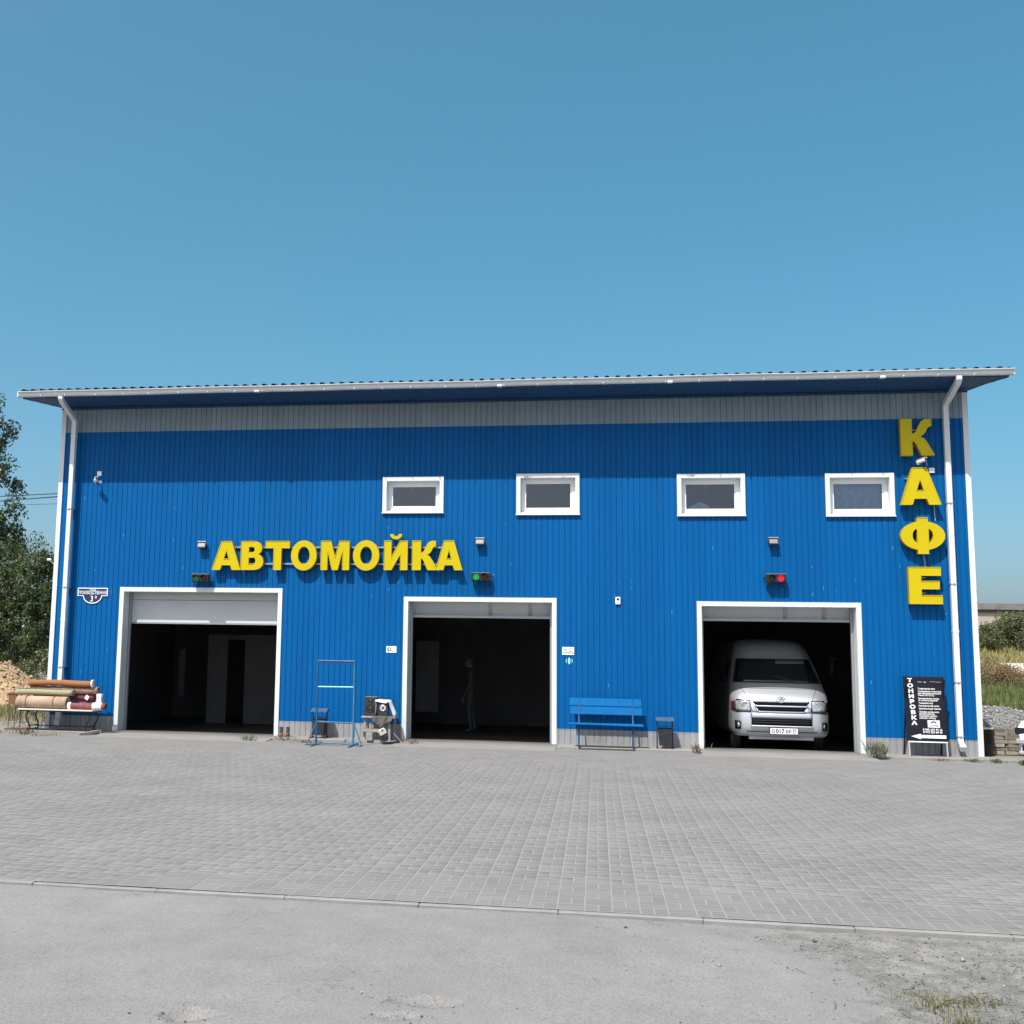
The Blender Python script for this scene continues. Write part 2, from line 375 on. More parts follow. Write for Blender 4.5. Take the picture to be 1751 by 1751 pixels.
def curve_shape(loops, depth, name, mats, parent, M):
    """flat outlines (with holes) in xy, extruded by depth; faces pointing to +z take mats[0], sides mats[1]"""
    c = bpy.data.curves.new(name, 'CURVE'); c.dimensions = '2D'; c.fill_mode = 'BOTH'; c.extrude = depth / 2
    for lp in loops:
        sp = c.splines.new('POLY'); sp.points.add(len(lp) - 1); sp.use_cyclic_u = True
        for p, q in zip(sp.points, lp): p.co = (q[0], q[1], 0, 1)
    t = bpy.data.objects.new(name, c); COL.objects.link(t)
    bpy.context.view_layer.update()
    me = bpy.data.meshes.new_from_object(t.evaluated_get(bpy.context.evaluated_depsgraph_get()))
    bpy.data.objects.remove(t); bpy.data.curves.remove(c)
    me.materials.clear()
    for q in mats: me.materials.append(MATS[q])
    for p in me.polygons: p.material_index = 0 if abs(p.normal.z) > 0.7 else min(1, len(mats) - 1); p.use_smooth = False
    me.transform(M); me.name = name
    return link(me, name, parent)
UP = TR(0, 0, 0) @ RX(90)          # xy drawing -> facade (x right, z up, facing -y)

# ================================================================== THE SETTING
GZ = -0.05                                                     # level of the paved yard
g = MB(); g.add([(-3000, -400, -0.30), (3000, -400, -0.30), (3000, 3500, -0.30), (-3000, 3500, -0.30)], [(0, 1, 2, 3)])
tag(g.build('ground', 'earth', fix=False), kind='structure')

# earth round the building (left and behind)
def grid_sheet(name, xs, ys, zf, m, smooth=True):
    X, Y = np.meshgrid(xs, ys); Z = zf(X, Y)
    V = np.stack([X, Y, Z], -1).reshape(-1, 3); nx, ny = len(xs), len(ys)
    i = np.arange((nx - 1) * (ny - 1)); r, c = i // (nx - 1), i % (nx - 1); a = r * nx + c
    F = np.stack([a, a + 1, a + nx + 1, a + nx], 1)
    o = np_mesh(name, V, F, m)
    if smooth: o.data.polygons.foreach_set('use_smooth', [True] * len(o.data.polygons))
    return o
def vnoise(X, Y, s, seed=0):
    return (np.sin(X * s * 1.7 + seed) * np.cos(Y * s * 1.3 - seed * 2) + np.sin(X * s * 3.1 - Y * s * 2.3 + seed * 3) * 0.5 + np.cos(X * s * 5.3 + Y * s * 4.7 + seed) * 0.25) / 1.75
def earth_z(X, Y): return -0.07 + 0.02 * vnoise(X, Y, 0.8, 1)
tag(grid_sheet('yard_earth', np.linspace(-60, -9.62, 60), np.linspace(-2.2, 60, 60), earth_z, 'earth'), kind='structure')

def sstep(a, b, x): t = np.clip((x - a) / (b - a), 0, 1); return t * t * (3 - 2 * t)
def hill_z(X, Y):
    ramp = np.interp(Y, [-30, 3, 8, 14, 24, 45, 62, 130, 400], [-0.08, -0.08, 0.05, 0.25, 0.42, 1.25, 2.55, 5.3, 5.3])
    return -0.07 * (1 - sstep(9.5, 12, X)) + ramp * sstep(9.5, 12, X) + 0.05 * vnoise(X, Y, 0.5, 2) * sstep(6, 20, Y)
tag(grid_sheet('hillside', np.concatenate([np.linspace(9.45, 30, 50), np.linspace(32, 160, 40)]),
               np.concatenate([np.linspace(-0.4, 30, 60), np.linspace(31, 160, 70)]), hill_z, 'hill'), kind='structure')

# asphalt apron in front of the kerb, with two potholes and a broken corner
HOLES = [(0.27, -17.22, 0.12, 0.09, 0.05), (1.40, -16.71, 0.19, 0.09, 0.035), (1.28, -17.0, 0.12, 0.06, 0.015)]
def dirt_w(X, Y):
    e = 3.55 + 0.25 * np.sin(Y * 2.3) - 0.35 * (Y + 15.6) * 0.4 + 0.12 * vnoise(X, Y, 3.0, 4)
    return sstep(-0.35, 0.35, X - e) * sstep(-14.35, -14.9, Y)
def asph_z(X, Y):
    Z = -0.062 + 0.006 * vnoise(X, Y, 1.1, 5) + 0.002 * vnoise(X, Y, 6.0, 6)
    for hx, hy, rx, ry, d in HOLES:
        q = ((X - hx) / rx) ** 2 + ((Y - hy) / ry) ** 2 + 0.55 * vnoise(X, Y, 14.0, hx) + 0.3 * vnoise(X, Y, 31.0, hy)
        Z = Z - d * sstep(1.1, 0.75, q) + 0.012 * sstep(1.1, 0.5, q) * vnoise(X, Y, 26.0, 2)
    dw = dirt_w(X, Y)
    return Z - dw * 0.03 + dw * (0.018 * vnoise(X, Y, 4.0, 8) + 0.008 * vnoise(X, Y, 13.0, 9))
asp = grid_sheet('asphalt', np.arange(-5.0, 8.0, 0.028), np.arange(-18.6, -14.57, 0.028), asph_z, 'asphalt')
tag(asp, kind='structure')
vx = np.empty(len(asp.data.vertices) * 3, np.float32); asp.data.vertices.foreach_get('co', vx); vx = vx.reshape(-1, 3)
dv = dirt_w(vx[:, 0], vx[:, 1])
asp.data.attributes.new('dirt', 'FLOAT', 'POINT').data.foreach_set('value', dv.astype(np.float32))
g = MB()
for a, b in (((-60, -60), (60, -18.58)), ((-60, -18.58), (-5.0, -14.58)), ((7.95, -18.58), (60, -14.58))):
    g.add([(a[0], a[1], -0.064), (b[0], a[1], -0.064), (b[0], b[1], -0.064), (a[0], b[1], -0.064)], [(0, 1, 2, 3)])
tag(g.build('asphalt_road', 'asphalt', fix=False), kind='structure')

# loose stones on the asphalt and the broken corner
def stones(name, P, R, m, shade=None, parent=None):
    n = len(P)
    base = np.array([[1, 0, 0], [-1, 0, 0], [0, 1, 0], [0, -1, 0], [0, 0, 1], [0, 0, -1]], float)
    f = np.array([[0, 2, 4], [2, 1, 4], [1, 3, 4], [3, 0, 4], [2, 0, 5], [1, 2, 5], [3, 1, 5], [0, 3, 5]])
    ang = rng.uniform(0, 6.28, n); c, s = np.cos(ang), np.sin(ang)
    sc = rng.uniform(0.55, 1.25, (n, 6, 3)) * np.array([1, 1, 0.7])
    B = base[None] * sc * R[:, None, None]
    V = np.stack([B[..., 0] * c[:, None] - B[..., 1] * s[:, None], B[..., 0] * s[:, None] + B[..., 1] * c[:, None], B[..., 2]], -1) + P[:, None]
    F = (f[None] + 6 * np.arange(n)[:, None, None]).reshape(-1, 3)
    sh = np.repeat(rng.random(n) if shade is None else shade, 8)
    return np_mesh(name, V.reshape(-1, 3), F, m, sh, parent)
n = 26000
X = rng.uniform(2.2, 7.8, n); Y = rng.uniform(-18.5, -14.6, n)
keep = rng.random(n) < np.clip(dirt_w(X, Y) * 0.75 + 0.10, 0, 1)
X, Y = X[keep], Y[keep]; r = rng.lognormal(-5.75, 0.55, len(X)).clip(0.0015, 0.022)
tag(stones('loose_stones', np.stack([X, Y, asph_z(X, Y) + r * 0.4], 1), r, 'stone'), 'small loose grey stones in the broken corner by the kerb', 'gravel', kind='stuff')
n = 1100
X = rng.uniform(-4.5, 5.0, n); Y = rng.uniform(-18.5, -14.65, n); r = rng.lognormal(-6.3, 0.5, n).clip(0.001, 0.008)
hx = np.concatenate([rng.normal(h[0], h[2] * 0.9, 60) for h in HOLES]); hy = np.concatenate([rng.normal(h[1], h[3] * 0.9, 60) for h in HOLES])
X = np.concatenate([X, hx]); Y = np.concatenate([Y, hy]); r = np.concatenate([r, rng.lognormal(-5.5, 0.5, len(hx)).clip(0.002, 0.014)])
tag(stones('asphalt_grit', np.stack([X, Y, asph_z(X, Y) + r * 0.35], 1), r, 'stone'), 'scattered grit lying on the grey asphalt and round the potholes', 'grit', kind='stuff')

# kerb
kerb = tag(empty('kerb', (0, -14.5, -0.06)), kind='structure')
kx = -7.0
while kx < 9.5:
    m_ = MB().mm((0.001, -0.03, -0.1), (0.999, 0.03, 0.0)); o = m_.build('kerbstone', 'kerb', kerb, bev=0.006)
    o.location = (kx, random.uniform(-0.006, 0.006), 0.008 + random.uniform(-0.003, 0.003)); o.rotation_euler = (0, random.uniform(-0.003, 0.003), random.uniform(-0.004, 0.004)); kx += 1.0

# block paving: basket weave
paving = tag(empty('paving', (0, 0, 0)), kind='structure')
def bed_z(X, Y):                                              # sand in the joints, drifting over the blocks towards the wall
    return GZ - 0.0019 + 0.0030 * sstep(-6.5, -1.0, Y) + (0.0003 + 0.0010 * sstep(-8, -2, Y)) * (vnoise(X, Y, 1.9, 3) + 0.7 * vnoise(X, Y, 5.5, 4))
o = grid_sheet('sand_bed', np.arange(-13, 14, 0.12), np.arange(-14.46, 0.06, 0.12), bed_z, 'sandbed'); o.parent = paving
PT = 0.1967; x_org = 1.397
def left_lim(y): return np.interp(y, [-14.5, -2.7, 0], [-2.3, -9.0, -10.6])
def right_lim(y): return np.interp(y, [-14.5, -2.0, 0], [5.0, 9.5, 10.4])
pv = []
jn = 0.0055
for j in range(0, 73):
    y0 = -14.45 + j * PT
    if y0 + PT > -0.55: break
    la, ra = left_lim(y0) - 2.6, right_lim(y0) + 2.6
    for i in range(int((la - x_org) / PT), int((ra - x_org) / PT)):
        x0 = x_org + i * PT
        if (i + j) % 2: q = [(x0, y0, x0 + PT, y0 + PT / 2), (x0, y0 + PT / 2, x0 + PT, y0 + PT)]
        else: q = [(x0, y0, x0 + PT / 2, y0 + PT), (x0 + PT / 2, y0, x0 + PT, y0 + PT)]
        pv += q
pv = np.array(pv)
ctr = np.stack([(pv[:, 0] + pv[:, 2]) / 2, (pv[:, 1] + pv[:, 3]) / 2], 1)
infr = (ctr[:, 0] > left_lim(ctr[:, 1]) + 0.05) & (ctr[:, 0] < right_lim(ctr[:, 1]) - 0.05)
dist = np.hypot(ctr[:, 0] - CAM.x, ctr[:, 1] - CAM.y) + (~infr) * 100
near = np.argsort(dist)[:300]; isn = np.zeros(len(pv), bool); isn[near] = True
def paver_mesh(w_, h_, name):
    m_ = MB(); a, b, c = w_ / 2 - jn, h_ / 2 - jn, 0.0016
    m_.add([(-a, -b, -0.03), (a, -b, -0.03), (a, b, -0.03), (-a, b, -0.03), (-a, -b, -c), (a, -b, -c), (a, b, -c), (-a, b, -c),
            (-a + c, -b + c, 0), (a - c, -b + c, 0), (a - c, b - c, 0), (-a + c, b - c, 0)],
           [(0, 1, 5, 4), (1, 2, 6, 5), (2, 3, 7, 6), (3, 0, 4, 7), (4, 5, 9, 8), (5, 6, 10, 9), (6, 7, 11, 10), (7, 4, 8, 11), (8, 9, 10, 11)])
    me = bpy.data.meshes.new(name); me.from_pydata(m_.v, [], m_.f); me.materials.append(MATS['paver']); return me
pm_h, pm_v = paver_mesh(PT, PT / 2, 'paver'), paver_mesh(PT / 2, PT, 'paver')
for k in near:
    hz = pv[k, 2] - pv[k, 0] > PT * 0.75
    o = link(pm_h if hz else pm_v, 'paver', paving, (ctr[k, 0], ctr[k, 1], GZ + random.uniform(-0.0008, 0.0008)))
    o.rotation_euler = (random.uniform(-0.003, 0.003), random.uniform(-0.003, 0.003), random.uniform(-0.006, 0.006))
rest = pv[~isn]; nr = len(rest)
c = 0.0016; zt = GZ + rng.uniform(-0.0008, 0.0008, nr)
X0, Y0, X1, Y1 = rest[:, 0] + jn, rest[:, 1] + jn, rest[:, 2] - jn, rest[:, 3] - jn
def P3(x, y, z): return np.stack([x, y, z], -1)
V = np.stack([P3(X0, Y0, zt - 0.02), P3(X1, Y0, zt - 0.02), P3(X1, Y1, zt - 0.02), P3(X0, Y1, zt - 0.02),
              P3(X0, Y0, zt - c), P3(X1, Y0, zt - c), P3(X1, Y1, zt - c), P3(X0, Y1, zt - c),
              P3(X0 + c, Y0 + c, zt), P3(X1 - c, Y0 + c, zt), P3(X1 - c, Y1 - c, zt), P3(X0 + c, Y1 - c, zt)], 1)
f = np.array([(0, 1, 5, 4), (1, 2, 6, 5), (2, 3, 7, 6), (3, 0, 4, 7), (4, 5, 9, 8), (5, 6, 10, 9), (6, 7, 11, 10), (7, 4, 8, 11), (8, 9, 10, 11)])
F = (f[None] + 12 * np.arange(nr)[:, None, None]).reshape(-1, 4)
tag(np_mesh('paver_field', V.reshape(-1, 3), F, 'paver_far', np.repeat(rng.random(nr), 9), paving), kind='stuff')

# concrete strip along the wall foot and ramps into the bays
apron = tag(empty('wall_apron', (0, 0, 0)), kind='structure')
def strip(x0, x1):
    MB().mm((x0, -0.56, -0.2), (x1, 0.06, 0.0)).build('apron_strip', 'concrete', apron, bev=0.015)
for a, b in ((-12.5, -7.86), (-4.19, -1.66), (1.50, 4.2), (7.34, 12.3)): strip(a, b)
for a, b in ((-7.855, -4.195), (-1.655, 1.495), (4.205, 7.335)):
    q = MB(); n_ = 10
    for i in range(n_ + 1):
        x = a + (b - a) * i / n_; h = 0.012 * math.sin(math.pi * i / n_)
        q.v += [(x, -1.25, GZ - 0.005), (x, -0.62, -0.03 + h), (x, 0.14, 0.0 + h), (x, 0.145, -0.2)]
    for i in range(n_):
        for k in range(3): q.f.append((i * 4 + k, i * 4 + 4 + k, i * 4 + 5 + k, i * 4 + 1 + k)); q.mi.append(0)
    q.build('door_ramp', 'concrete', apron, smooth=True)

# ================================================================== BUILDING
B = tag(empty('car_wash_building', (0, 0, 0)), 'blue profiled-metal car wash building with three open bays and white trim', 'building')
XL, XR = -9.385, 9.385
DOORS = [(-7.835, -4.222, 3.038), (-1.634, 1.486, 2.886), (4.228, 7.308, 2.847)]       # outer edge of white frame, top
WINS = [(-2.122, -0.836, 4.615, 5.380), (0.667, 1.948, 4.570, 5.424), (3.878, 5.197, 4.536, 5.390), (6.714, 7.994, 4.520, 5.375)]
DT, WT = 0.092, 0.085                                                                    # trim widths
opens = [(a + 0.02, b - 0.02, -1, t - 0.02) for a, b, t in DOORS] + [(a + 0.02, b - 0.02, z0 + 0.02, z1 - 0.02) for a, b, z0, z1 in WINS]
PITCHR = 0.115
def prof_pts(x0, x1):
    xs = [(x0, None)]; k = math.floor((x0 - XL) / PITCHR) - 1
    while XL + k * PITCHR < x1 + PITCHR:
        b = XL + k * PITCHR
        for dx, h in ((0, 0), (0.005, 0.0125), (0.100, 0.0125), (0.105, 0.002), (0.1149, 0.002)): xs.append((b + dx, h))
        k += 1
    return sorted([q for q in xs if q[1] is not None])
PR = prof_pts(XL - 0.2, XR + 0.2)
PX = np.array([p[0] for p in PR]); PH = np.array([p[1] for p in PR])
def hgt(x): return float(np.interp(x, PX, PH))
def clad(name, m, x0, x1, z0, z1):
    xs = sorted(set([x0, x1] + [x for x in PX if x0 < x < x1] + [e for o in opens for e in o[:2] if x0 < e < x1]))
    q = MB()
    for a, b in zip(xs[:-1], xs[1:]):
        if b - a < 1e-6: continue
        mid = (a + b) / 2; cuts = sorted([(max(o[2], z0), min(o[3], z1)) for o in opens if o[0] < mid < o[1] and o[3] > z0 and o[2] < z1])
        z = z0; spans = []
        for c0, c1 in cuts:
            if c0 > z: spans.append((z, c0))
            z = max(z, c1)
        if z < z1: spans.append((z, z1))
        for s0, s1 in spans:
            ya, yb = -hgt(a), -hgt(b)
            q.add([(a, ya, s0), (b, yb, s0), (b, yb, s1), (a, ya, s1)], [(0, 1, 2, 3)])
    if q.f: q.build(name, m, B, fix=False)
ZB, ZG, ZT = 0.285, 6.443, 7.02
sx = XL
while sx < XR - 0.01:
    ex = min(sx + PITCHR * 10, XR)
    clad('blue_cladding_sheet', 'blue_clad', sx, ex, ZB, ZG)
    clad('grey_upper_sheet', 'grey_clad', sx, ex, ZG, ZT)
    clad('grey_base_sheet', 'base_clad', sx, ex, -0.06, ZB)
    sx = ex
# thin flashing between base and blue sheets
for a, b in ((XL, DOORS[0][0]), (DOORS[0][1], DOORS[1][0]), (DOORS[1][1], DOORS[2][0]), (DOORS[2][1], XR)):
    MB().mm((a + 0.002, -0.0155, ZB - 0.004), (b - 0.002, -0.0128, ZB + 0.010)).build('base_flashing', 'base_clad', B)
# screws
q = MB()
for zz in (0.6, 1.9, 3.2, 4.4, 5.7):
    x = XL + 0.045
    while x < XR:
        if not any(o[0] - 0.05 < x < o[1] + 0.05 and o[2] - 0.05 < zz < o[3] + 0.05 for o in opens):
            q.mm((x - 0.006, -0.0165, zz - 0.006 + random.uniform(-0.02, 0.02)), (x + 0.006, -0.0120, zz + 0.007))
        x += PITCHR * random.choice((3, 4))
tag(q.build('screw_head', 'screw', B), kind='stuff')
# corner trims
for sgn in (-1, 1):
    q = MB(); x = sgn * 9.40; xi = sgn * 9.30
    q.mm((min(x, xi), -0.022, -0.05), (max(x, xi), -0.0132, 7.0)); q.mm((min(x, x - sgn * 0.01), -0.0132, -0.05), (max(x, x - sgn * 0.01), 0.10, 7.0))
    t = q.build('corner_trim', 'white_metal', B)
    for zz in (2.05, 4.3): MB().mm((min(x, xi) - 0.002, -0.0245, zz), (max(x, xi) + 0.002, -0.022, zz + 0.006)).build('trim_joint', 'gutter_white', t)
# other outer walls: sheets with the same ribs
DEPTH = 12.0
def side_wall(x, sgn):
    q = MB(); y = 0.0; prev = None
    while y < DEPTH + 0.001:
        for dy, h in ((0, 0), (0.011, 0.011), (0.080, 0.011), (0.091, 0)):
            pt = (x + sgn * h, min(y + dy, DEPTH))
            if prev and pt[1] > prev[1]:
                zr = lambda yy: 7.05 + 0.11 * (yy + 1) - 0.03
                q.add([(prev[0], prev[1], -0.06), (pt[0], pt[1], -0.06), (pt[0], pt[1], zr(pt[1])), (prev[0], prev[1], zr(prev[1]))], [(0, 1, 2, 3)])
            prev = pt
        y += PITCHR
    q.build('side_wall', 'side_clad', B, fix=False)
side_wall(XL + 0.004, -1); side_wall(XR - 0.004, 1)
MB().mm((XL, DEPTH - 0.02, -0.06), (XR, DEPTH + 0.02, 8.4)).build('back_wall', 'side_clad', B)
# inner shell: lining, floor slab, partitions and ceiling of the ground floor bays
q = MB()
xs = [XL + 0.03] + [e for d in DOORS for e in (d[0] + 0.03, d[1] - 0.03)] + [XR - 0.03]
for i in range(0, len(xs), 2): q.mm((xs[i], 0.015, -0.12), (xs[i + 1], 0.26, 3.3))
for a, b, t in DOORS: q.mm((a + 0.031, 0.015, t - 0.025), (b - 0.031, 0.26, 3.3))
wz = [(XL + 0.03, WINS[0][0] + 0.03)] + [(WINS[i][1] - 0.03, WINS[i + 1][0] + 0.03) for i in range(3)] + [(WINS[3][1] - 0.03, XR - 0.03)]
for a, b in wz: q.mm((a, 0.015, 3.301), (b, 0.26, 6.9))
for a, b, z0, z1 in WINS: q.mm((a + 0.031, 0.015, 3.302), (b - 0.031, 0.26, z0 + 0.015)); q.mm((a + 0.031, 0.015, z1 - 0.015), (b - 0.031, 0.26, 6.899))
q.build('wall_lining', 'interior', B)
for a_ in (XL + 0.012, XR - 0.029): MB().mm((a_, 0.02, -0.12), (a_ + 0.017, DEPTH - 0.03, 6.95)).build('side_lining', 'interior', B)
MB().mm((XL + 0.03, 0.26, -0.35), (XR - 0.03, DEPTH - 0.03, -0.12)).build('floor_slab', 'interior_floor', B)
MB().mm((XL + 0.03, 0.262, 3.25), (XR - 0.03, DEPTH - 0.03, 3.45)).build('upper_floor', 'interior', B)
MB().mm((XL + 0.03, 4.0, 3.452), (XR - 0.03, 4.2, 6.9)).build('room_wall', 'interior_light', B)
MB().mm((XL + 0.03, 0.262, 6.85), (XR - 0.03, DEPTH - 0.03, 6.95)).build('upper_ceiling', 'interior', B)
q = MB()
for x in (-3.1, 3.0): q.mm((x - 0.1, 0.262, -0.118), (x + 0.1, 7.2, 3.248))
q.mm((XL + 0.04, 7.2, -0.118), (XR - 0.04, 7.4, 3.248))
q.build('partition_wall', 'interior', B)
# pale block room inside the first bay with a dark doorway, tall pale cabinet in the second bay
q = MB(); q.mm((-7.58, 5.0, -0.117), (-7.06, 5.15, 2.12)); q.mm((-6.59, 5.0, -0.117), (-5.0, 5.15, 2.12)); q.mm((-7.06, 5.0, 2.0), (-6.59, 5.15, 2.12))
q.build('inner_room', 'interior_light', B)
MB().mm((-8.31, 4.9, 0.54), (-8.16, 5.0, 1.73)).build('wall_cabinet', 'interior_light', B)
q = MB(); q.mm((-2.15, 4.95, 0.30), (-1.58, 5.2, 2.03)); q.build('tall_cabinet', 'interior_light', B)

# ---- doors
def garage_door(i, a, b, t):
    fr = MB()
    fr.mm((a, -0.032, -0.04), (a + DT, 0.001, t)); fr.mm((b - DT, -0.032, -0.04), (b, 0.001, t)); fr.mm((a + DT - 0.001, -0.030, t - DT), (b - DT + 0.001, 0.001, t - 0.001))
    d = fr.build('garage_door', 'white_metal', B)
    ia, ib, it = a + DT, b - DT, t - DT
    rv = MB()
    rv.mm((ia - 0.006, 0.002, -0.05), (ia + 0.004, 0.262, it + 0.004)); rv.mm((ib - 0.004, 0.002, -0.05), (ib + 0.006, 0.262, it + 0.004)); rv.mm((ia + 0.004, 0.002, it - 0.004), (ib - 0.004, 0.262, it + 0.006))
    rv.build('reveal', 'gutter_white', d)
    for x in (ia + 0.02, ib - 0.02): MB().mm((x - 0.03, 0.28, -0.1), (x + 0.03, 0.34, it + 0.1)).build('guide_rail', 'rail', d)
    if i == 0:
        MB().mm((ia + 0.03, 0.345, 2.30), (ib - 0.03, 0.385, 2.782)).build('door_section', 'door_panel', d, bev=0.004)
        MB().mm((ia + 0.03, 0.345, 2.79), (ib - 0.03, 0.385, 3.05)).build('door_section', 'door_panel', d, bev=0.004)
        MB().mm((ia + 0.03, 0.335, 2.272), (ib - 0.03, 0.390, 2.299)).build('bottom_seal', 'rail', d)
    else:
        L = ib - ia - 0.06; zb = 2.47
        sec = MB(); sec.box((0, 0, 0), (L, 0.30, 0.04)); sec.box((0, -0.135, -0.028), (L, 0.03, 0.016)); sec.box((0, 0.135, -0.028), (L, 0.03, 0.016))
        o = sec.build('door_section', 'door_panel', d); o.location = ((ia + ib) / 2, 0.40, zb + 0.20); o.rotation_euler = (R_(-66), 0, 0)
        for fx in (0.28, 0.86) if i == 1 else (0.28, 0.84):
            st = MB().box((0, 0, 0), (0.07, 0.29, 0.014)).build('stiffener', 'rail', d)
            st.location = (ia + L * (0.28 if fx == 0.28 else fx) + (0.85 if fx == 0.28 else 0), 0.3735, zb + 0.188); st.rotation_euler = (R_(-66), 0, 0)
        s2 = MB().mm((ia + 0.03, 0.5, zb + 0.335), (ib - 0.03, 2.6, zb + 0.375)).build('door_section', 'door_panel', d)
        MB().mm((ia + 0.03, 0.325, zb + 0.005), (ib - 0.03, 0.36, zb + 0.05)).build('bottom_seal', 'rail', d)
    return d
for i, (a, b, t) in enumerate(DOORS): garage_door(i, a, b, t)

# ---- windows
def window(i, a, b, z0, z1):
    q = MB()
    q.mm((a, -0.045, z0), (a + WT, 0.001, z1)); q.mm((b - WT, -0.045, z0), (b, 0.001, z1))
    q.mm((a + WT - 0.001, -0.043, z1 - WT), (b - WT + 0.001, 0.001, z1 - 0.001)); q.mm((a - 0.008, -0.07, z0 - 0.004), (b + 0.008, -0.042, z0 + 0.022))
    q.mm((a + WT - 0.001, -0.0425, z0 + 0.0005), (b - WT + 0.001, 0.001, z0 + 0.05))
    wn = q.build('window', 'white_metal', B)
    ia, ib, y1 = a + WT, b - WT, 0.20; zb, zt_ = z0 + 0.05, z1 - WT
    rv = MB()
    rv.mm((ia - 0.006, 0.0015, zb - 0.02), (ia + 0.003, y1, zt_ + 0.02)); rv.mm((ib - 0.003, 0.0015, zb - 0.02), (ib + 0.006, y1, zt_ + 0.02)); rv.mm((ia + 0.003, 0.0015, zt_ - 0.003), (ib - 0.003, y1, zt_ + 0.006))
    rv.build('reveal', 'white_metal', wn)
    MB().add([(ia, -0.04, zb - 0.001), (ib, -0.04, zb - 0.001), (ib, y1, zb + 0.05), (ia, y1, zb + 0.05), (ia, -0.04, zb - 0.03), (ib, -0.04, zb - 0.03), (ib, y1, zb - 0.03), (ia, y1, zb - 0.03)],
             [(0, 1, 2, 3), (4, 7, 6, 5), (0, 4, 5, 1), (1, 5, 6, 2), (2, 6, 7, 3), (3, 7, 4, 0)]).build('sill', 'white_metal', wn)
    def ring(nm, x0, x1, c0, c1, t, ya, yb, m_):
        r_ = MB(); r_.mm((x0, ya, c0), (x0 + t, yb, c1)); r_.mm((x1 - t, ya, c0), (x1, yb, c1)); r_.mm((x0 + t, ya + 0.001, c0), (x1 - t, yb, c0 + t)); r_.mm((x0 + t, ya + 0.001, c1 - t), (x1 - t, yb, c1))
        return r_.build(nm, m_, wn, bev=0.003)
    ring('frame', ia + 0.004, ib - 0.004, zb + 0.02, zt_ - 0.004, 0.06, 0.13, 0.19, 'pvc')
    ring('sash', ia + 0.055, ib - 0.055, zb + 0.07, zt_ - 0.055, 0.05, 0.145, 0.20, 'pvc')
    ring('seal', ia + 0.104, ib - 0.104, zb + 0.119, zt_ - 0.104, 0.007, 0.152, 0.17, 'rubber')
    MB().mm((ia + 0.10, 0.163, zb + 0.115), (ib - 0.10, 0.167, zt_ - 0.10)).build('pane', 'pane_glass', wn)
    if i in (0, 2): MB().tube([((ia + ib) / 2 - 0.06, 0.22, zt_ - 0.1), ((ia + ib) / 2 - 0.06, 0.23, zt_ - 0.2)], 0.006, 6).build('blind_cord', 'pvc', wn)
    if i == 3:
        cv = MB(); n_ = 60
        for k in range(n_ + 1):
            x = ia + (ib - ia) * k / n_; yy = 0.245 + 0.02 * math.sin(k * 1.35) + 0.01 * math.sin(k * 0.5)
            cv.v += [(x, yy, zb), (x, yy, zt_)]
        for k in range(n_): cv.f.append((2 * k, 2 * k + 2, 2 * k + 3, 2 * k + 1)); cv.mi.append(0)
        cu = cv.build('lace_curtain', 'curtain', wn, smooth=True)
        for k in range(4):
            fl = MB(); x = ia + 0.24 + k * 0.2; r0 = 0.055
            fl.tube([(x + r0 * math.cos(t_) * (0.6 + 0.4 * math.sin(3 * t_))  , 0.212, zb + 0.27 + r0 * 1.5 * math.sin(t_)) for t_ in np.linspace(0, 6.0, 16)], 0.008, 5)
            fl.build('lace_flower', 'cloth_white', cu, smooth=True)
    if i == 2:
        lump = MB(); lump.add([(ia + 0.14, 0.30, zb), (ia + 0.62, 0.30, zb), (ia + 0.56, 0.31, zb + 0.20), (ia + 0.40, 0.31, zb + 0.285), (ia + 0.17, 0.31, zb + 0.17), (ia + 0.14, 0.5, zb), (ia + 0.62, 0.5, zb), (ia + 0.56, 0.48, zb + 0.20), (ia + 0.40, 0.48, zb + 0.285), (ia + 0.17, 0.48, zb + 0.17)],
            [(0, 1, 2, 3, 4), (9, 8, 7, 6, 5), (0, 5, 6, 1), (1, 6, 7, 2), (2, 7, 8, 3), (3, 8, 9, 4), (4, 9, 5, 0)])
        lump.build('paper_pile', 'curtain', wn)
for i, wv in enumerate(WINS): window(i, *wv)

# ---- roof, soffit, gutter, downpipes
roof = MB(); x = -9.86; n_ = 0; prev = None
ROOF = empty('roof', (0, 0, 0), parent=B)
pts = []
while x < 9.86:
    for dx, h in ((0, 0), (0.032, 0.056), (0.09, 0.056), (0.122, 0)): pts.append((min(x + dx, 9.86), h))
    x += 0.205
sheet = MB(); start = 0
def rz(y): return 7.142 + 0.11 * (y + 1)
for k in range(len(pts) - 1):
    (xa, ha), (xb, hb) = pts[k], pts[k + 1]
    if xb > xa: sheet.add([(xa, -1.05, rz(-1.05) + ha), (xb, -1.05, rz(-1.05) + hb), (xb, DEPTH + 0.6, rz(DEPTH + 0.6) + hb), (xa, DEPTH + 0.6, rz(DEPTH + 0.6) + ha)], [(0, 1, 2, 3)])
    if (k + 1) % 24 == 0 or k == len(pts) - 2:
        if sheet.f:
            so_ = sheet.build('roof_sheet', 'roof_navy', ROOF, fix=False)
            md = so_.modifiers.new('t', 'SOLIDIFY'); md.thickness = 0.004
        sheet = MB()
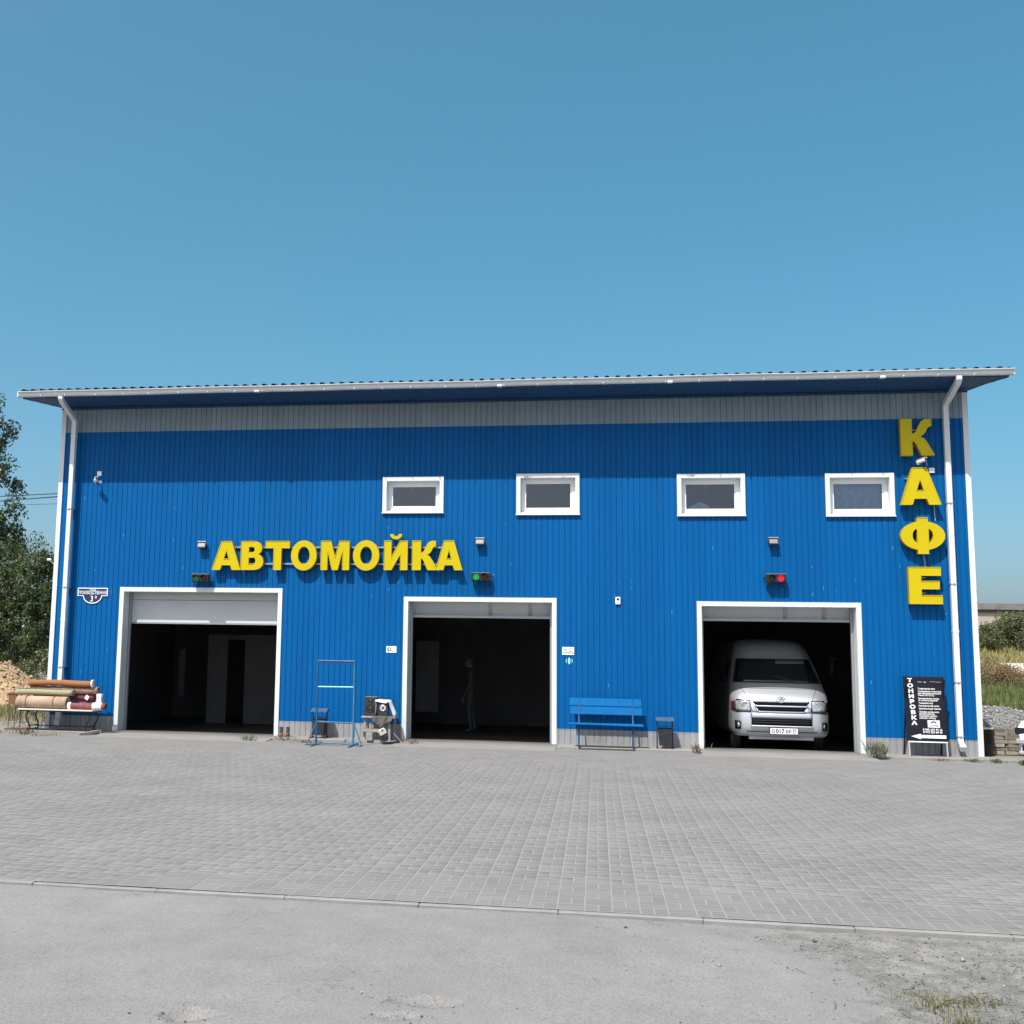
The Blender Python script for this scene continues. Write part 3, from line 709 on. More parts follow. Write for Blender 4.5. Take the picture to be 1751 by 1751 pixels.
# soffits
ZS = 7.0
q = MB(); npr = 0
xx = -9.84; pr = []
while xx < 9.84:
    for dx, h in ((0, 0), (0.06, 0), (0.075, 0.004), (0.10, 0.004)): pr.append((min(xx + dx, 9.84), h))
    xx += 0.115
for (xa, ha), (xb, hb) in zip(pr[:-1], pr[1:]):
    if xb <= xa: continue
    def ye(x): return 0.0 if abs(x) <= 9.40 else -(abs(x) - 9.40) / 0.45
    q.add([(xa, -0.985, ZS + 0.02 - ha), (xb, -0.985, ZS + 0.02 - hb), (xb, ye(xb), ZS - hb), (xa, ye(xa), ZS - ha)], [(0, 1, 2, 3)])
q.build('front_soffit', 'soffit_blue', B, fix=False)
MB().mm((-9.4, -0.055, 6.948), (9.4, -0.0135, 6.984)).build('wall_top_angle', 'soffit_blue', B)
for sgn in (-1, 1):
    q = MB(); xo, xi = sgn * 9.85, sgn * 9.402
    q.add([(xo, -1.0, rz(-1) - 0.10), (xi, 0.0, rz(0) - 0.1), (xi, DEPTH, rz(DEPTH) - 0.1), (xo, DEPTH, rz(DEPTH) - 0.1)], [(0, 1, 2, 3)])
    q.add([(xo, -1.0, ZS + 0.02), (xi, 0.0, ZS), (xi, 0.0, rz(0) - 0.1), (xo, -1.0, rz(-1) - 0.1)], [(0, 1, 2, 3)])
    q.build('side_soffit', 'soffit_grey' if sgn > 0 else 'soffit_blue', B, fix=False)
    q = MB(); q.add([(xo, -1.01, rz(-1.01) - 0.11), (xo, DEPTH + 0.6, rz(DEPTH + 0.6) - 0.11), (xo, DEPTH + 0.6, rz(DEPTH + 0.6) + 0.02), (xo, -1.01, rz(-1.01) + 0.02)], [(0, 1, 2, 3)])
    o = q.build('barge_board', 'soffit_grey' if sgn > 0 else 'roof_navy', B, fix=False); o.modifiers.new('t', 'SOLIDIFY').thickness = 0.02
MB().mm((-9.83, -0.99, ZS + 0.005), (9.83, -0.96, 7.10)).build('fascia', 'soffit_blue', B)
# gutter: box profile, slightly out of true
gp = [(-0.995, 7.098), (-0.995, 7.035), (-1.02, 7.018), (-1.085, 7.018), (-1.105, 7.04), (-1.105, 7.106), (-1.150, 7.110), (-1.152, 7.124), (-1.098, 7.122), (-1.098, 7.045), (-1.02, 7.03), (-1.003, 7.045), (-1.003, 7.098)]
q = MB(); n_ = 40
for k in range(n_ + 1):
    x = -9.885 + 19.79 * k / n_; dz = 0.004 * math.sin(k * 0.9) + 0.0016 * k / 4 * 0.9
    q.v += [(x, y, z + dz) for y, z in gp]
m_ = len(gp)
for k in range(n_):
    for j in range(m_): q.f.append((k * m_ + j, k * m_ + (j + 1) % m_, (k + 1) * m_ + (j + 1) % m_, (k + 1) * m_ + j)); q.mi.append(0)
gut = q.build('gutter', 'gutter_white', B)
for sgn in (-1, 1): MB().mm((sgn * 9.895 - 0.010, -1.112, 7.012 + (0.012 if sgn > 0 else 0)), (sgn * 9.895 + 0.010, -0.99, 7.120 + (0.012 if sgn > 0 else 0))).build('end_cap', 'gutter_white', gut)
x = -9.4
while x < 9.8:
    o = MB().mm((-0.008, -1.122, 7.012), (0.008, -0.985, 7.020)).mm((-0.007, -1.1125, 7.013), (0.007, -1.1055, 7.104)).build('gutter_bracket', 'gutter_white', gut); o.location = (x + random.uniform(-0.06, 0.06), 0, 0.003 + 0.0016 * 9 * (x + 10) / 20); x += 0.62
for x in (-4.6, 0.4, 3.7, 7.6): MB().mm((x - 0.05, -1.1095, 7.016), (x + 0.05, -0.99, 7.022)).mm((x - 0.05, -1.1095, 7.022), (x + 0.05, -1.1055, 7.105)).build('gutter_joint', 'gutter_white', gut)
def sq_sweep(q, pts, hw):
    base = len(q.v); pts = [Vector(p) for p in pts]
    for i, p in enumerate(pts):
        d = (pts[min(i + 1, len(pts) - 1)] - pts[max(i - 1, 0)]).normalized()
        a = Vector((1, 0, 0)); a = (a - d * a.dot(d)).normalized(); b = d.cross(a)
        for sa, sb in ((-1, -1), (1, -1), (1, 1), (-1, 1)): q.v.append(tuple(p + a * sa * hw + b * sb * hw))
    for i in range(len(pts) - 1):
        for k in range(4): q.f.append((base + i * 4 + k, base + i * 4 + (k + 1) % 4, base + i * 4 + 4 + (k + 1) % 4, base + i * 4 + 4 + k)); q.mi.append(0)
    q.f.append((base, base + 1, base + 2, base + 3)); q.mi.append(0)
    e = base + 4 * (len(pts) - 1); q.f.append((e, e + 1, e + 2, e + 3)[::-1]); q.mi.append(0)
for px, yo, tx in ((-9.005, -0.20, -8.93), (8.965, -0.105, 8.95)):
    q = MB()
    sq_sweep(q, [(tx, -1.04, 7.04), (tx, -1.04, 6.98), (tx + (px - tx) * 0.1, -0.98, 6.93), (px, yo - 0.05, 6.70), (px, yo, 6.64), (px, yo, 0.28), (px + 0.012, yo - 0.03, 0.21), (px + 0.02, yo - 0.12, 0.14)], 0.050)
    dp = q.build('downpipe', 'white_metal', B, bev=0.006)
    for zz in ((0.35, 1.35, 3.2, 4.75) if px > 0 else (1.3, 3.0, 4.7)):
        MB().mm((px - 0.056, yo - 0.056, zz), (px + 0.056, 0.0, zz + 0.02)).mm((px - 0.012, yo - 0.068, zz - 0.004), (px + 0.012, yo - 0.05, zz + 0.024)).build('pipe_clamp', 'rail', dp)
    for zz in (6.3, 2.3): MB().mm((px - 0.053, yo - 0.053, zz), (px + 0.053, yo + 0.053, zz + 0.05)).build('pipe_joint', 'white_metal', dp)

# ================================================================== SIGNS AND FITTINGS ON THE FACADE
def arc(cx, cy, rx, ry, a0, a1, n=14): return [(cx + rx * math.cos(R_(a0 + (a1 - a0) * i / n)), cy + ry * math.sin(R_(a0 + (a1 - a0) * i / n))) for i in range(n + 1)]
def glyph(ch):                                        # heavy grotesque capitals, unit height, width about 0.9
    if ch == 'А':
        return 1.06, [[(0, 0), (0.33, 1), (0.71, 1), (1.06, 0), (0.75, 0), (0.69, 0.165), (0.355, 0.165), (0.30, 0)], [(0.425, 0.385), (0.625, 0.385), (0.525, 0.70)]]
    if ch == 'В':
        o = [(0, 0), (0, 1), (0.50, 1)] + arc(0.50, 0.755, 0.27, 0.245, 90, -60, 8)[1:] + [(0.72, 0.52)] + arc(0.52, 0.285, 0.31, 0.285, 52, -90, 9)
        return 0.84, [o, [(0.28, 0.62), (0.43, 0.62)] + arc(0.43, 0.71, 0.07, 0.09, -90, 90, 6)[1:] + [(0.28, 0.80)], [(0.28, 0.20), (0.45, 0.20)] + arc(0.45, 0.315, 0.09, 0.115, -90, 90, 6)[1:] + [(0.28, 0.43)]]
    if ch == 'Т': return 0.88, [[(0.30, 0), (0.30, 0.76), (0, 0.76), (0, 1), (0.88, 1), (0.88, 0.76), (0.58, 0.76), (0.58, 0)]]
    if ch == 'О': return 0.98, [arc(0.49, 0.5, 0.49, 0.525, 0, 360, 36)[:-1], arc(0.49, 0.5, 0.225, 0.31, 0, 360, 28)[:-1]]
    if ch == 'М': return 1.04, [[(0, 0), (0, 1), (0.36, 1), (0.52, 0.42), (0.68, 1), (1.04, 1), (1.04, 0), (0.80, 0), (0.80, 0.70), (0.62, 0), (0.42, 0), (0.24, 0.70), (0.24, 0)]]
    if ch == 'Й':
        b = arc(0.43, 1.235, 0.22, 0.185, 180, 360, 14) + arc(0.43, 1.235, 0.10, 0.075, 360, 180, 10)
        return 0.86, [[(0, 0), (0, 1), (0.26, 1), (0.26, 0.44), (0.59, 1), (0.86, 1), (0.86, 0), (0.60, 0), (0.60, 0.55), (0.27, 0)], b]
    if ch == 'К':
        o = [(0, 0), (0, 1), (0.30, 1), (0.30, 0.60)] + [(0.36, 0.61), (0.42, 0.67), (0.48, 0.80)] + arc(0.72, 0.80, 0.22, 0.20, 165, 90, 6)[1:] + [(0.82, 1), (0.82, 0.80), (0.765, 0.79), (0.715, 0.745), (0.665, 0.64), (0.60, 0.56), (0.53, 0.52)]
        o += [(0.62, 0.46), (0.70, 0.34), (0.88, 0), (0.55, 0), (0.42, 0.28), (0.36, 0.37), (0.30, 0.39), (0.30, 0)]
        return 0.88, [o]
    if ch == 'Ф':
        cx = 0.56; o = [(0.42, 0), (0.42, 0.11)] + arc(cx, 0.5, 0.56, 0.40, 252, 108, 22) + [(0.42, 0.89), (0.42, 1), (0.70, 1), (0.70, 0.89)] + arc(cx, 0.5, 0.56, 0.40, 72, -72, 22) + [(0.70, 0.11), (0.70, 0)]
        return 1.12, [o, [(0.42, 0.31)] + arc(0.43, 0.5, 0.13, 0.19, 255, 105, 10) + [(0.42, 0.69)], [(0.70, 0.69)] + arc(0.69, 0.5, 0.13, 0.19, 75, -75, 10) + [(0.70, 0.31)]]
    if ch == 'Е': return 0.80, [[(0, 0), (0, 1), (0.79, 1), (0.79, 0.775), (0.30, 0.775), (0.30, 0.62), (0.75, 0.62), (0.75, 0.405), (0.30, 0.405), (0.30, 0.23), (0.81, 0.23), (0.81, 0)]]
def letter(ch, x0, x1, z0, z1, parent, yf, dep):
    wd, loops = glyph(ch)
    ar = lambda lp: sum(a[0] * b[1] - b[0] * a[1] for a, b in zip(lp, lp[1:] + lp[:1]))
    M = TR(0, yf + dep / 2, 0) @ UP
    k = (x1 - x0) / wd
    pts = [[(x0 + p[0] * k, z0 + p[1] * (z1 - z0)) for p in lp] for lp in loops]
    o = curve_shape(pts, dep, 'letter', ['yellow', 'yellow_side'], parent, M)
    # folded edge that rims the letter face
    rim = MB()
    for lp in pts:
        for a, b in zip(lp, lp[1:] + lp[:1]):
            if (a[0] - b[0]) ** 2 + (a[1] - b[1]) ** 2 > 0.01: rim.bar((a[0], yf - 0.004, a[1]), (b[0], yf - 0.004, b[1]), 0.010, 0.012)
    rim.build('edge_strip', 'yellow', o)
    return o
sg = tag(empty('wall_sign', (0, 0, 0)), 'long yellow letter sign reading АВТОМОЙКА above the left and middle bays', 'sign')
spans = [('А', -5.736, -5.116), ('В', -5.106, -4.61), ('Т', -4.571, -4.055), ('О', -4.02, -3.469), ('М', -3.375, -2.775), ('О', -2.695, -2.14), ('Й', -2.036, -1.55), ('К', -1.45, -0.93), ('А', -0.959, -0.414)]
for k, (ch, a, b) in enumerate(spans):
    t = (a + 5.74) / 5.4; z0 = 3.412 + 0.020 * t; letter(ch, a, b, z0, z0 + 0.60, sg, -0.178 - (0.004 if k == 8 else 0), 0.11)
for z in (3.55, 3.90):
    MB().mm((-5.45, -0.062, z - 0.015), (-0.80, -0.035, z + 0.015)).build('mounting_rail', 'rail', sg)
    for x in (-5.3, -4.3, -3.2, -2.1, -1.0): MB().mm((x, -0.036, z - 0.02), (x + 0.03, 0.0, z + 0.02)).build('rail_bracket', 'rail', sg)
sg = tag(empty('vertical_wall_sign', (0, 0, 0)), 'vertical yellow letter sign reading КАФЕ beside the right downpipe', 'sign')
for ch, a, b, z0, z1 in (('К', 8.106, 8.711, 5.687, 6.401), ('А', 8.066, 8.79, 4.73, 5.444), ('Ф', 8.037, 8.837, 3.783, 4.477), ('Е', 8.151, 8.731, 2.829, 3.525)):
    letter(ch, a, b, z0, z1, sg, -0.19, 0.13)
    for z in (z0 + 0.2, z1 - 0.2): MB().mm((a + 0.12, -0.055, z), (b - 0.25, 0.0, z + 0.02)).build('mounting_rail', 'rail', sg)
for pts_ in ([(8.25, -0.03, 6.56), (8.252, -0.03, 6.42)], [(8.60, -0.03, 5.73), (8.605, -0.03, 5.5)], [(8.70, -0.05, 4.77), (8.705, -0.04, 4.6), (8.715, -0.04, 4.43)], [(8.46, -0.05, 3.82), (8.475, -0.06, 3.72), (8.49, -0.05, 3.63), (8.49, -0.05, 3.53)]):
    MB().tube(pts_, 0.006, 6).build('power_cable', 'cable', sg)

# floodlights
def floodlight(x, z, label):
    f = tag(empty('floodlight', (x, 0, z)), label, 'floodlight', 'small floodlights on the facade')
    M = TR(0, -0.12, 0) @ RX(-24)
    q = MB(); q.box((0, 0, 0), (0.175, 0.05, 0.125)); n0 = len(q.v); q.v = [tuple(M @ Vector(p)) for p in q.v]; q.build('housing', 'lamp_housing', f, bev=0.006)
    q = MB(); q.box((0, -0.027, -0.004), (0.14, 0.006, 0.085)); q.v = [tuple(M @ Vector(p)) for p in q.v]; q.build('lens', 'lamp_lens', f)
    q = MB(); q.box((0, -0.012, 0.066), (0.185, 0.085, 0.010)); q.v = [tuple(M @ Vector(p)) for p in q.v]; q.build('visor', 'lamp_grey', f)
    q = MB(); q.mm((-0.095, -0.11, -0.012), (-0.088, -0.02, 0.012)).mm((0.088, -0.11, -0.012), (0.095, -0.02, 0.012)).mm((-0.095, -0.024, -0.012), (0.095, -0.014, 0.012)); q.build('bracket', 'lamp_housing', f)
    MB().tube([(0.02, -0.09, -0.05), (0.03, -0.06, -0.1), (0.01, -0.02, -0.06)], 0.005, 6).build('lead', 'cable_dark', f)
floodlight(-6.002, 3.933, 'small dark floodlight left of the first yellow letter, above the left bay')
floodlight(-0.063, 4.008, 'small dark floodlight between the yellow АВТОМОЙКА sign and the second window')
floodlight(5.697, 4.018, 'small dark floodlight above the red signal over the right bay')

# two-lamp bay signals
def signal(x, z, lit, label, arm):
    t = tag(empty('traffic_light', (x, 0, z)), label, 'traffic light', 'bay signals over the doors')
    MB().mm((-0.185, -0.20, -0.078), (0.185, -0.10, 0.082)).build('housing', 'black_plastic', t, bev=0.008)
    MB().mm((-0.187, -0.205, 0.082), (0.187, -0.098, 0.088)).build('top_cover', 'lamp_grey', t)
    for k, lx in enumerate((-0.085, 0.085)):
        on = (lit in ('green', 'dim') and k == 0) or (lit == 'red' and k == 1)
        m_ = ({'green': 'tl_green_on', 'dim': 'tl_green_dim'}[lit] if k == 0 else 'tl_red_on') if on else ('tl_off' if k == 0 else 'tl_red_off')
        Ml = TR(lx, -0.2, 0) @ RX(90)
        lamp = MB().lathe([(0.062, -0.002), (0.062, 0.006), (0.045, 0.012), (0.018, 0.015)], 20, Ml).build('lamp', m_, t, smooth=40)
        if on:                                               # dark rings between the diodes
            rg = MB(); rg.lathe([(0.040, 0.010), (0.040, 0.0155), (0.032, 0.0165), (0.032, 0.011)], 20, Ml); rg.build('diode_ring', 'tl_off', lamp, smooth=40)
        vis = MB()
        for i in range(9):
            a = R_(10 + 160 * i / 8)
            for y in (-0.2, -0.275): vis.v.append((lx + 0.068 * math.cos(a), y, 0.068 * math.sin(a)))
        for i in range(8): vis.f.append((2 * i, 2 * i + 1, 2 * i + 3, 2 * i + 2)); vis.mi.append(0)
        o = vis.build('hood', 'black_plastic', t); o.modifiers.new('t', 'SOLIDIFY').thickness = 0.004
    for s in (-1, 1): MB().mm((s * 0.15 - 0.012, -0.12, -0.15), (s * 0.15 + 0.012, -0.108, -0.07)).mm((s * 0.15 - 0.012, -0.12, -0.155), (s * 0.15 + 0.012, 0.0, -0.143)).build('bracket', 'black_plastic', t)
    MB().box((arm * 0.2, -0.14, 0), (0.03, 0.05, 0.06)).build('cable_gland', 'black_plastic', t)
    MB().tube([(arm * 0.205, -0.13, 0.02), (arm * 0.23, -0.06, 0.03), (arm * 0.22, -0.005, 0.0)], 0.007, 6).build('lead', 'cable_dark', t)
signal(-5.982, 3.232, 'dim', 'black two-lamp signal with dim green lamp over the left bay', 1)
signal(-0.04, 3.291, 'green', 'black two-lamp signal glowing green over the middle bay', 1)
signal(5.725, 3.296, 'red', 'black two-lamp signal glowing red over the right bay with the van', -1)

# security cameras
def camera_unit(x, z, turn, tilt, bx, bz, label):
    t = tag(empty('security_camera', (x, 0, z)), label, 'camera')
    MB().mm((bx - 0.05, -0.05, bz - 0.05), (bx + 0.05, 0.0, bz + 0.05)).build('junction_box', 'cam_white', t, bev=0.006)
    MB().lathe([(0.035, 0), (0.035, 0.012), (0.02, 0.02)], 14, TR(0, 0, 0) @ RX(90)).build('wall_mount', 'cam_white', t, smooth=40)
    MB().tube([(0, -0.01, 0), (0, -0.12, -0.01), (0.0, -0.22, 0.0)], 0.012, 8).build('arm', 'cam_white', t, smooth=True)
    M = TR(0, -0.24, 0.01) @ RZ(turn) @ RX(90 + tilt)
    MB().lathe([(0.026, -0.10), (0.034, -0.085), (0.034, 0.075), (0.028, 0.085)], 16, M).build('body', 'cam_white', t, smooth=40)
    MB().lathe([(0.024, 0.083), (0.024, 0.088), (0.012, 0.09)], 14, M).build('lens', 'black_plastic', t, smooth=40)
    q = MB(); q.box((0, 0.036, 0.01), (0.075, 0.006, 0.20)); q.v = [tuple(M @ Vector(p)) for p in q.v]; q.build('sunshield', 'cam_white', t)
camera_unit(-8.425, 5.33, 35, -14, -0.02, 0.185, 'white security camera with junction box at the upper left of the facade')
camera_unit(8.455, 5.56, 40, -12, 0.235, -0.145, 'white security camera above the letter А of the vertical sign')

# alarm siren
t = tag(empty('alarm_siren', (2.70, 0, 2.84)), 'small white alarm box with round black opening on the blue wall', 'alarm')
MB().mm((-0.05, -0.055, -0.075), (0.05, -0.008, 0.075)).build('case', 'cam_white', t, bev=0.012)
MB().lathe([(0.026, 0), (0.024, 0.006), (0.014, 0.010)], 16, TR(0, -0.055, 0.03) @ RX(90)).build('sounder', 'black_plastic', t, smooth=40)
MB().mm((-0.022, -0.0565, -0.048), (0.022, -0.055, -0.036)).build('red_mark', 'print_red', t)

# address plaque
t = tag(empty('address_plaque', (-8.458, 0, 2.86)), 'navy street plaque with white border reading ПРОИЗВОДСТВЕННАЯ 3а', 'plaque')
def plq(k):
    o_ = [(-0.345 + k, 0.155 - k), (-0.345 + k, -0.02 + k), (-0.225 + k, -0.02 + k)] + arc(0, -0.02 + k * 0.3, 0.215 - k, 0.165 - k, 180, 360, 18)[1:-1] + [(0.225 - k, -0.02 + k), (0.345 - k, -0.02 + k), (0.345 - k, 0.155 - k)]
    return o_
MB().prism(plq(0.0), -0.034, -0.012).build('backing', 'sign_white', t)
MB().prism(plq(0.018), -0.0375, -0.033).build('face', 'plaque_navy', t)
TT = TR(0, -0.039, 0)
text_mesh('улица', 0.040, 'lettering', 'sign_white', t, TR(0, -0.039, 0.112) @ UP, offset=0.001, sx=1.3)
text_mesh('ПРОИЗВОДСТВЕННАЯ', 0.098, 'lettering', 'sign_white', t, TR(0, -0.039, 0.048) @ UP, offset=0.0006, sx=0.60)
text_mesh('3', 0.175, 'house_number', 'sign_white', t, TR(-0.01, -0.039, -0.085) @ UP, offset=0.002, sx=0.8)
text_mesh('а', 0.095, 'house_number', 'sign_white', t, TR(0.082, -0.039, -0.040) @ UP, offset=0.001, sx=0.9)

# small notices beside the middle bay
t = tag(empty('notice_card', (-1.877, 0, 1.803)), 'small white notice with black camera pictogram left of the middle bay', 'notice')
MB().mm((-0.105, -0.022, -0.065), (0.105, -0.012, 0.065)).build('card', 'sign_white', t)
MB().prism(arc(-0.045, 0.0, 0.042, 0.042, 0, 360, 20)[:-1], -0.0235, -0.0222).build('pictogram', 'print_black', t)
MB().prism(arc(-0.040, 0.0, 0.020, 0.024, 0, 360, 16)[:-1], -0.0245, -0.0236).build('pictogram', 'sign_white', t)
MB().prism([(-0.01, 0.035), (0.03, 0.040), (0.03, 0.030), (0.0, 0.025)], -0.0235, -0.0222).build('pictogram', 'print_black', t)
MB().prism([(-0.01, -0.035), (0.05, -0.045), (0.06, -0.035), (0.0, -0.025)], -0.0235, -0.0222).build('pictogram', 'print_black', t)
MB().mm((0.04, -0.0235, -0.015), (0.047, -0.0222, 0.03)).build('pictogram', 'lamp_grey', t)
t = tag(empty('notice_card', (1.715, 0, 1.832)), 'small white notice with two lines of print right of the middle bay', 'notice')
MB().mm((-0.118, -0.022, -0.077), (0.118, -0.012, 0.077)).build('card', 'sign_white', t)
text_mesh('НЕ', 0.05, 'lettering', 'print_black', t, TR(-0.055, -0.0235, 0.018) @ UP, offset=0.001)
text_mesh('КУРИТЬ!', 0.052, 'lettering', 'print_black', t, TR(0.01, -0.0235, -0.042) @ UP, offset=0.001, sx=0.95)
q = MB(); q.tube([(0.04 + 0.03 * math.cos(a), -0.0235, 0.022 + 0.03 * math.sin(a)) for a in np.linspace(0, 6.28, 20)], 0.0035, 5); q.tube([(0.02, -0.0235, 0.042), (0.06, -0.0235, 0.0)], 0.003, 5); q.build('pictogram', 'print_red', t)
t = tag(empty('wall_decal', (1.735, 0, 1.635)), 'pale blue wave-shaped sticker under the notice by the middle bay', 'sticker')
MB().prism(arc(0, 0, 0.025, 0.068, 0, 360, 18)[:-1], -0.0155, -0.0130).build('centre_drop', 'sticker_cyan', t)
for s in (-1, 1): MB().prism([(s * p[0], p[1]) for p in arc(0.045, 0.0, 0.022, 0.045, -80, 80, 8) + arc(0.045, 0, 0.008, 0.03, 70, -70, 6)], -0.0155, -0.0130).build('side_drop', 'sticker_cyan', t)

# satellite dish on the left side wall
t = tag(empty('satellite_dish', (-9.42, 0.45, 3.66)), 'white satellite dish on the left side wall with receiver on an arm', 'dish')
Md = TR(-0.03, 0, 0) @ RZ(6) @ RY(-86)
MB().lathe([(0.02, 0.0), (0.08, 0.010), (0.16, 0.034), (0.225, 0.070), (0.23, 0.064), (0.16, 0.024), (0.08, 0.0), (0.02, -0.01)], 28, Md).build('reflector', 'cam_white', t, smooth=40)
MB().tube([(-0.07, -0.02, -0.22), (-0.29, -0.05, -0.02)], 0.010, 8).build('feed_arm', 'rail', t)
MB().box((-0.31, -0.05, 0.0), (0.09, 0.05, 0.05)).build('receiver', 'cam_white', t, bev=0.010)
MB().tube([(-0.03, 0, 0), (0.03, 0, -0.02)], 0.02, 8).build('wall_bracket', 'rail', t)

# overhead cables running off to the left
for k, (z0, z1, sag, yb) in enumerate(((5.42, 5.62, 0.22, 2.0), (5.38, 5.35, 0.42, 2.05), (5.17, 5.45, 0.1, 2.1))):
    pts_ = [(-9.41 - 40 * s, yb + 6 * s, z0 + (z1 - z0) * s - sag * 4 * s * (1 - s)) for s in np.linspace(0, 1, 24)]
    MBt = MB().tube(pts_, 0.013 if k < 2 else 0.006, 6).build('overhead_cable', 'cable_dark')
    tag(MBt, ['upper thick overhead cable leaving the left wall towards the poplar', 'sagging thick overhead cable just under the uppermost one', 'thin lowest overhead cable leaving the left wall'][k], 'cable', 'overhead cables at the left wall')

# ================================================================== THINGS ALONG THE WALL
# bench
t = tag(empty('bench', (0, 0, 0)), 'blue wooden bench with two back boards on dark tube legs', 'bench')
def tilt_board(name, c, d, rx, m_):
    o = MB().box((0, 0, 0), d).build(name, m_, t, bev=0.006); o.location = c; o.rotation_euler = (R_(rx), random.uniform(-0.006, 0.006) + 0.006, 0); return o
tilt_board('back_board', (2.44, -0.235, 0.842), (1.385, 0.026, 0.150), -10, 'paint_blue')
tilt_board('back_board', (2.452, -0.262, 0.678), (1.385, 0.026, 0.152), -10, 'paint_blue')
for y, zz in ((-0.66, 0.436), (-0.545, 0.436), (-0.43, 0.436)): tilt_board('seat_board', (2.445, y, zz), (1.42, 0.105, 0.028), 0, 'paint_blue')
for x in (1.93, 2.965):
    q = MB(); q.tube([(x, -0.60, 0.0), (x, -0.60, 0.40), (x, -0.58, 0.418), (x, -0.36, 0.418), (x, -0.30, 0.50), (x, -0.225, 0.92)], 0.017, 8); q.build('leg_frame', 'paint_blue_worn', t, smooth=40)
    MB().tube([(x, -0.34, 0.415), (x, -0.22, 0.0)], 0.015, 8).build('back_leg', 'iron_dark', t)
    MB().tube([(x, -0.62, 0.012), (x, -0.2, 0.012)], 0.014, 8).build('foot_bar', 'iron_dark', t)
MB().tube([(1.93, -0.6, 0.016), (2.965, -0.6, 0.016)], 0.013, 8).build('stretcher', 'iron_dark', t)

# tilting litter bins
def litter_bin(x, y, label):
    t = tag(empty('litter_bin', (x, y, 0)), label, 'bin', 'tilting litter bins by the wall')
    for s in (-1, 1):
        MB().tube([(s * 0.145, 0, 0.0), (s * 0.145, 0, 0.545)], 0.013, 8).build('post', 'bin_dark', t)
        MB().tube([(s * 0.145, -0.15, 0.012), (s * 0.145, 0.13, 0.012)], 0.013, 8).build('foot', 'bin_dark', t)
        MB().lathe([(0.02, 0), (0.02, 0.02)], 10, TR(s * 0.135, -0.0, 0.25) @ RY(90 * s)).build('pivot', 'bin_dark', t)
    q = MB(); q.add([(-0.17, -0.13, 0.535), (0.17, -0.13, 0.535), (0.17, 0.02, 0.592), (-0.17, 0.02, 0.592), (0.17, 0.15, 0.545), (-0.17, 0.15, 0.545), (-0.17, -0.13, 0.522), (0.17, -0.13, 0.522), (0.17, 0.15, 0.532), (-0.17, 0.15, 0.532)],
                    [(0, 1, 2, 3), (3, 2, 4, 5), (6, 9, 8, 7), (0, 6, 7, 1), (1, 7, 8, 4, 2), (4, 8, 9, 5), (5, 9, 6, 0, 3)]); q.build('lid', 'bin_lid', t)
    MB().tube([(-0.145, 0.02, 0.42), (0.145, 0.02, 0.42)], 0.008, 6).build('rail', 'bin_lid', t)
    q = MB(); b0, b1 = 0.10, 0.128
    q.add([(-b0, -0.10, 0.06), (b0, -0.10, 0.06), (b0, 0.09, 0.06), (-b0, 0.09, 0.06), (-b1, -0.13, 0.37), (b1, -0.13, 0.37), (b1, 0.11, 0.385), (-b1, 0.11, 0.385)],
          [(0, 3, 2, 1), (0, 1, 5, 4), (1, 2, 6, 5), (2, 3, 7, 6), (3, 0, 4, 7)])
    o = q.build('bucket', 'bin_dark', t); o.modifiers.new('t', 'SOLIDIFY').thickness = 0.006
litter_bin(-3.27, -0.33, 'dark tilting litter bin behind the left post of the blue rack')
litter_bin(3.565, -0.33, 'dark tilting litter bin to the right of the blue bench')

# carpet rack
t = tag(empty('pipe_rack', (-2.70, -1.42, GZ)), 'tall blue pipe rack with three cross bars standing in front of the wall', 'rack')
h, wx = 1.605, 0.365
for s in (-1, 1):
    MB().tube([(s * wx, 0, 0.02), (s * wx, 0, h)], 0.020, 10).build('upright', 'paint_blue_worn' if s < 0 else 'rack_teal', t, smooth=40)
    MB().bar((s * wx, -0.42, 0.018), (s * wx, 0.42, 0.018), 0.045, 0.03).build('foot', 'rack_teal', t)
    MB().tube([(s * wx, 0, 0.44), (s * (wx + 0.17), -0.02, 0.03)], 0.012, 8).build('side_brace', 'rack_teal', t)
    MB().bar((s * (wx + 0.18), -0.12, 0.015), (s * wx, 0.05, 0.015), 0.04, 0.02).build('side_foot', 'rack_teal', t)
MB().tube([(-wx, 0, h), (wx, 0, h)], 0.022, 10).build('top_bar', 'paint_blue_worn', t, smooth=40)
MB().tube([(-wx, 0, h - 0.035), (wx, 0, h - 0.035)], 0.012, 8).build('top_bar', 'paint_blue_worn', t, smooth=40)
MB().tube([(-wx, 0, 1.11), (wx, 0, 1.115)], 0.013, 8).build('middle_bar', 'sticker_cyan', t, smooth=40)
MB().tube([(-wx, 0, 0.445), (wx, 0, 0.43)], 0.015, 8).build('lower_bar', 'rack_teal', t, smooth=40)
MB().bar((-wx, 0.0, 0.03), (wx, 0.0, 0.03), 0.04, 0.025).build('ground_bar', 'rack_teal', t)

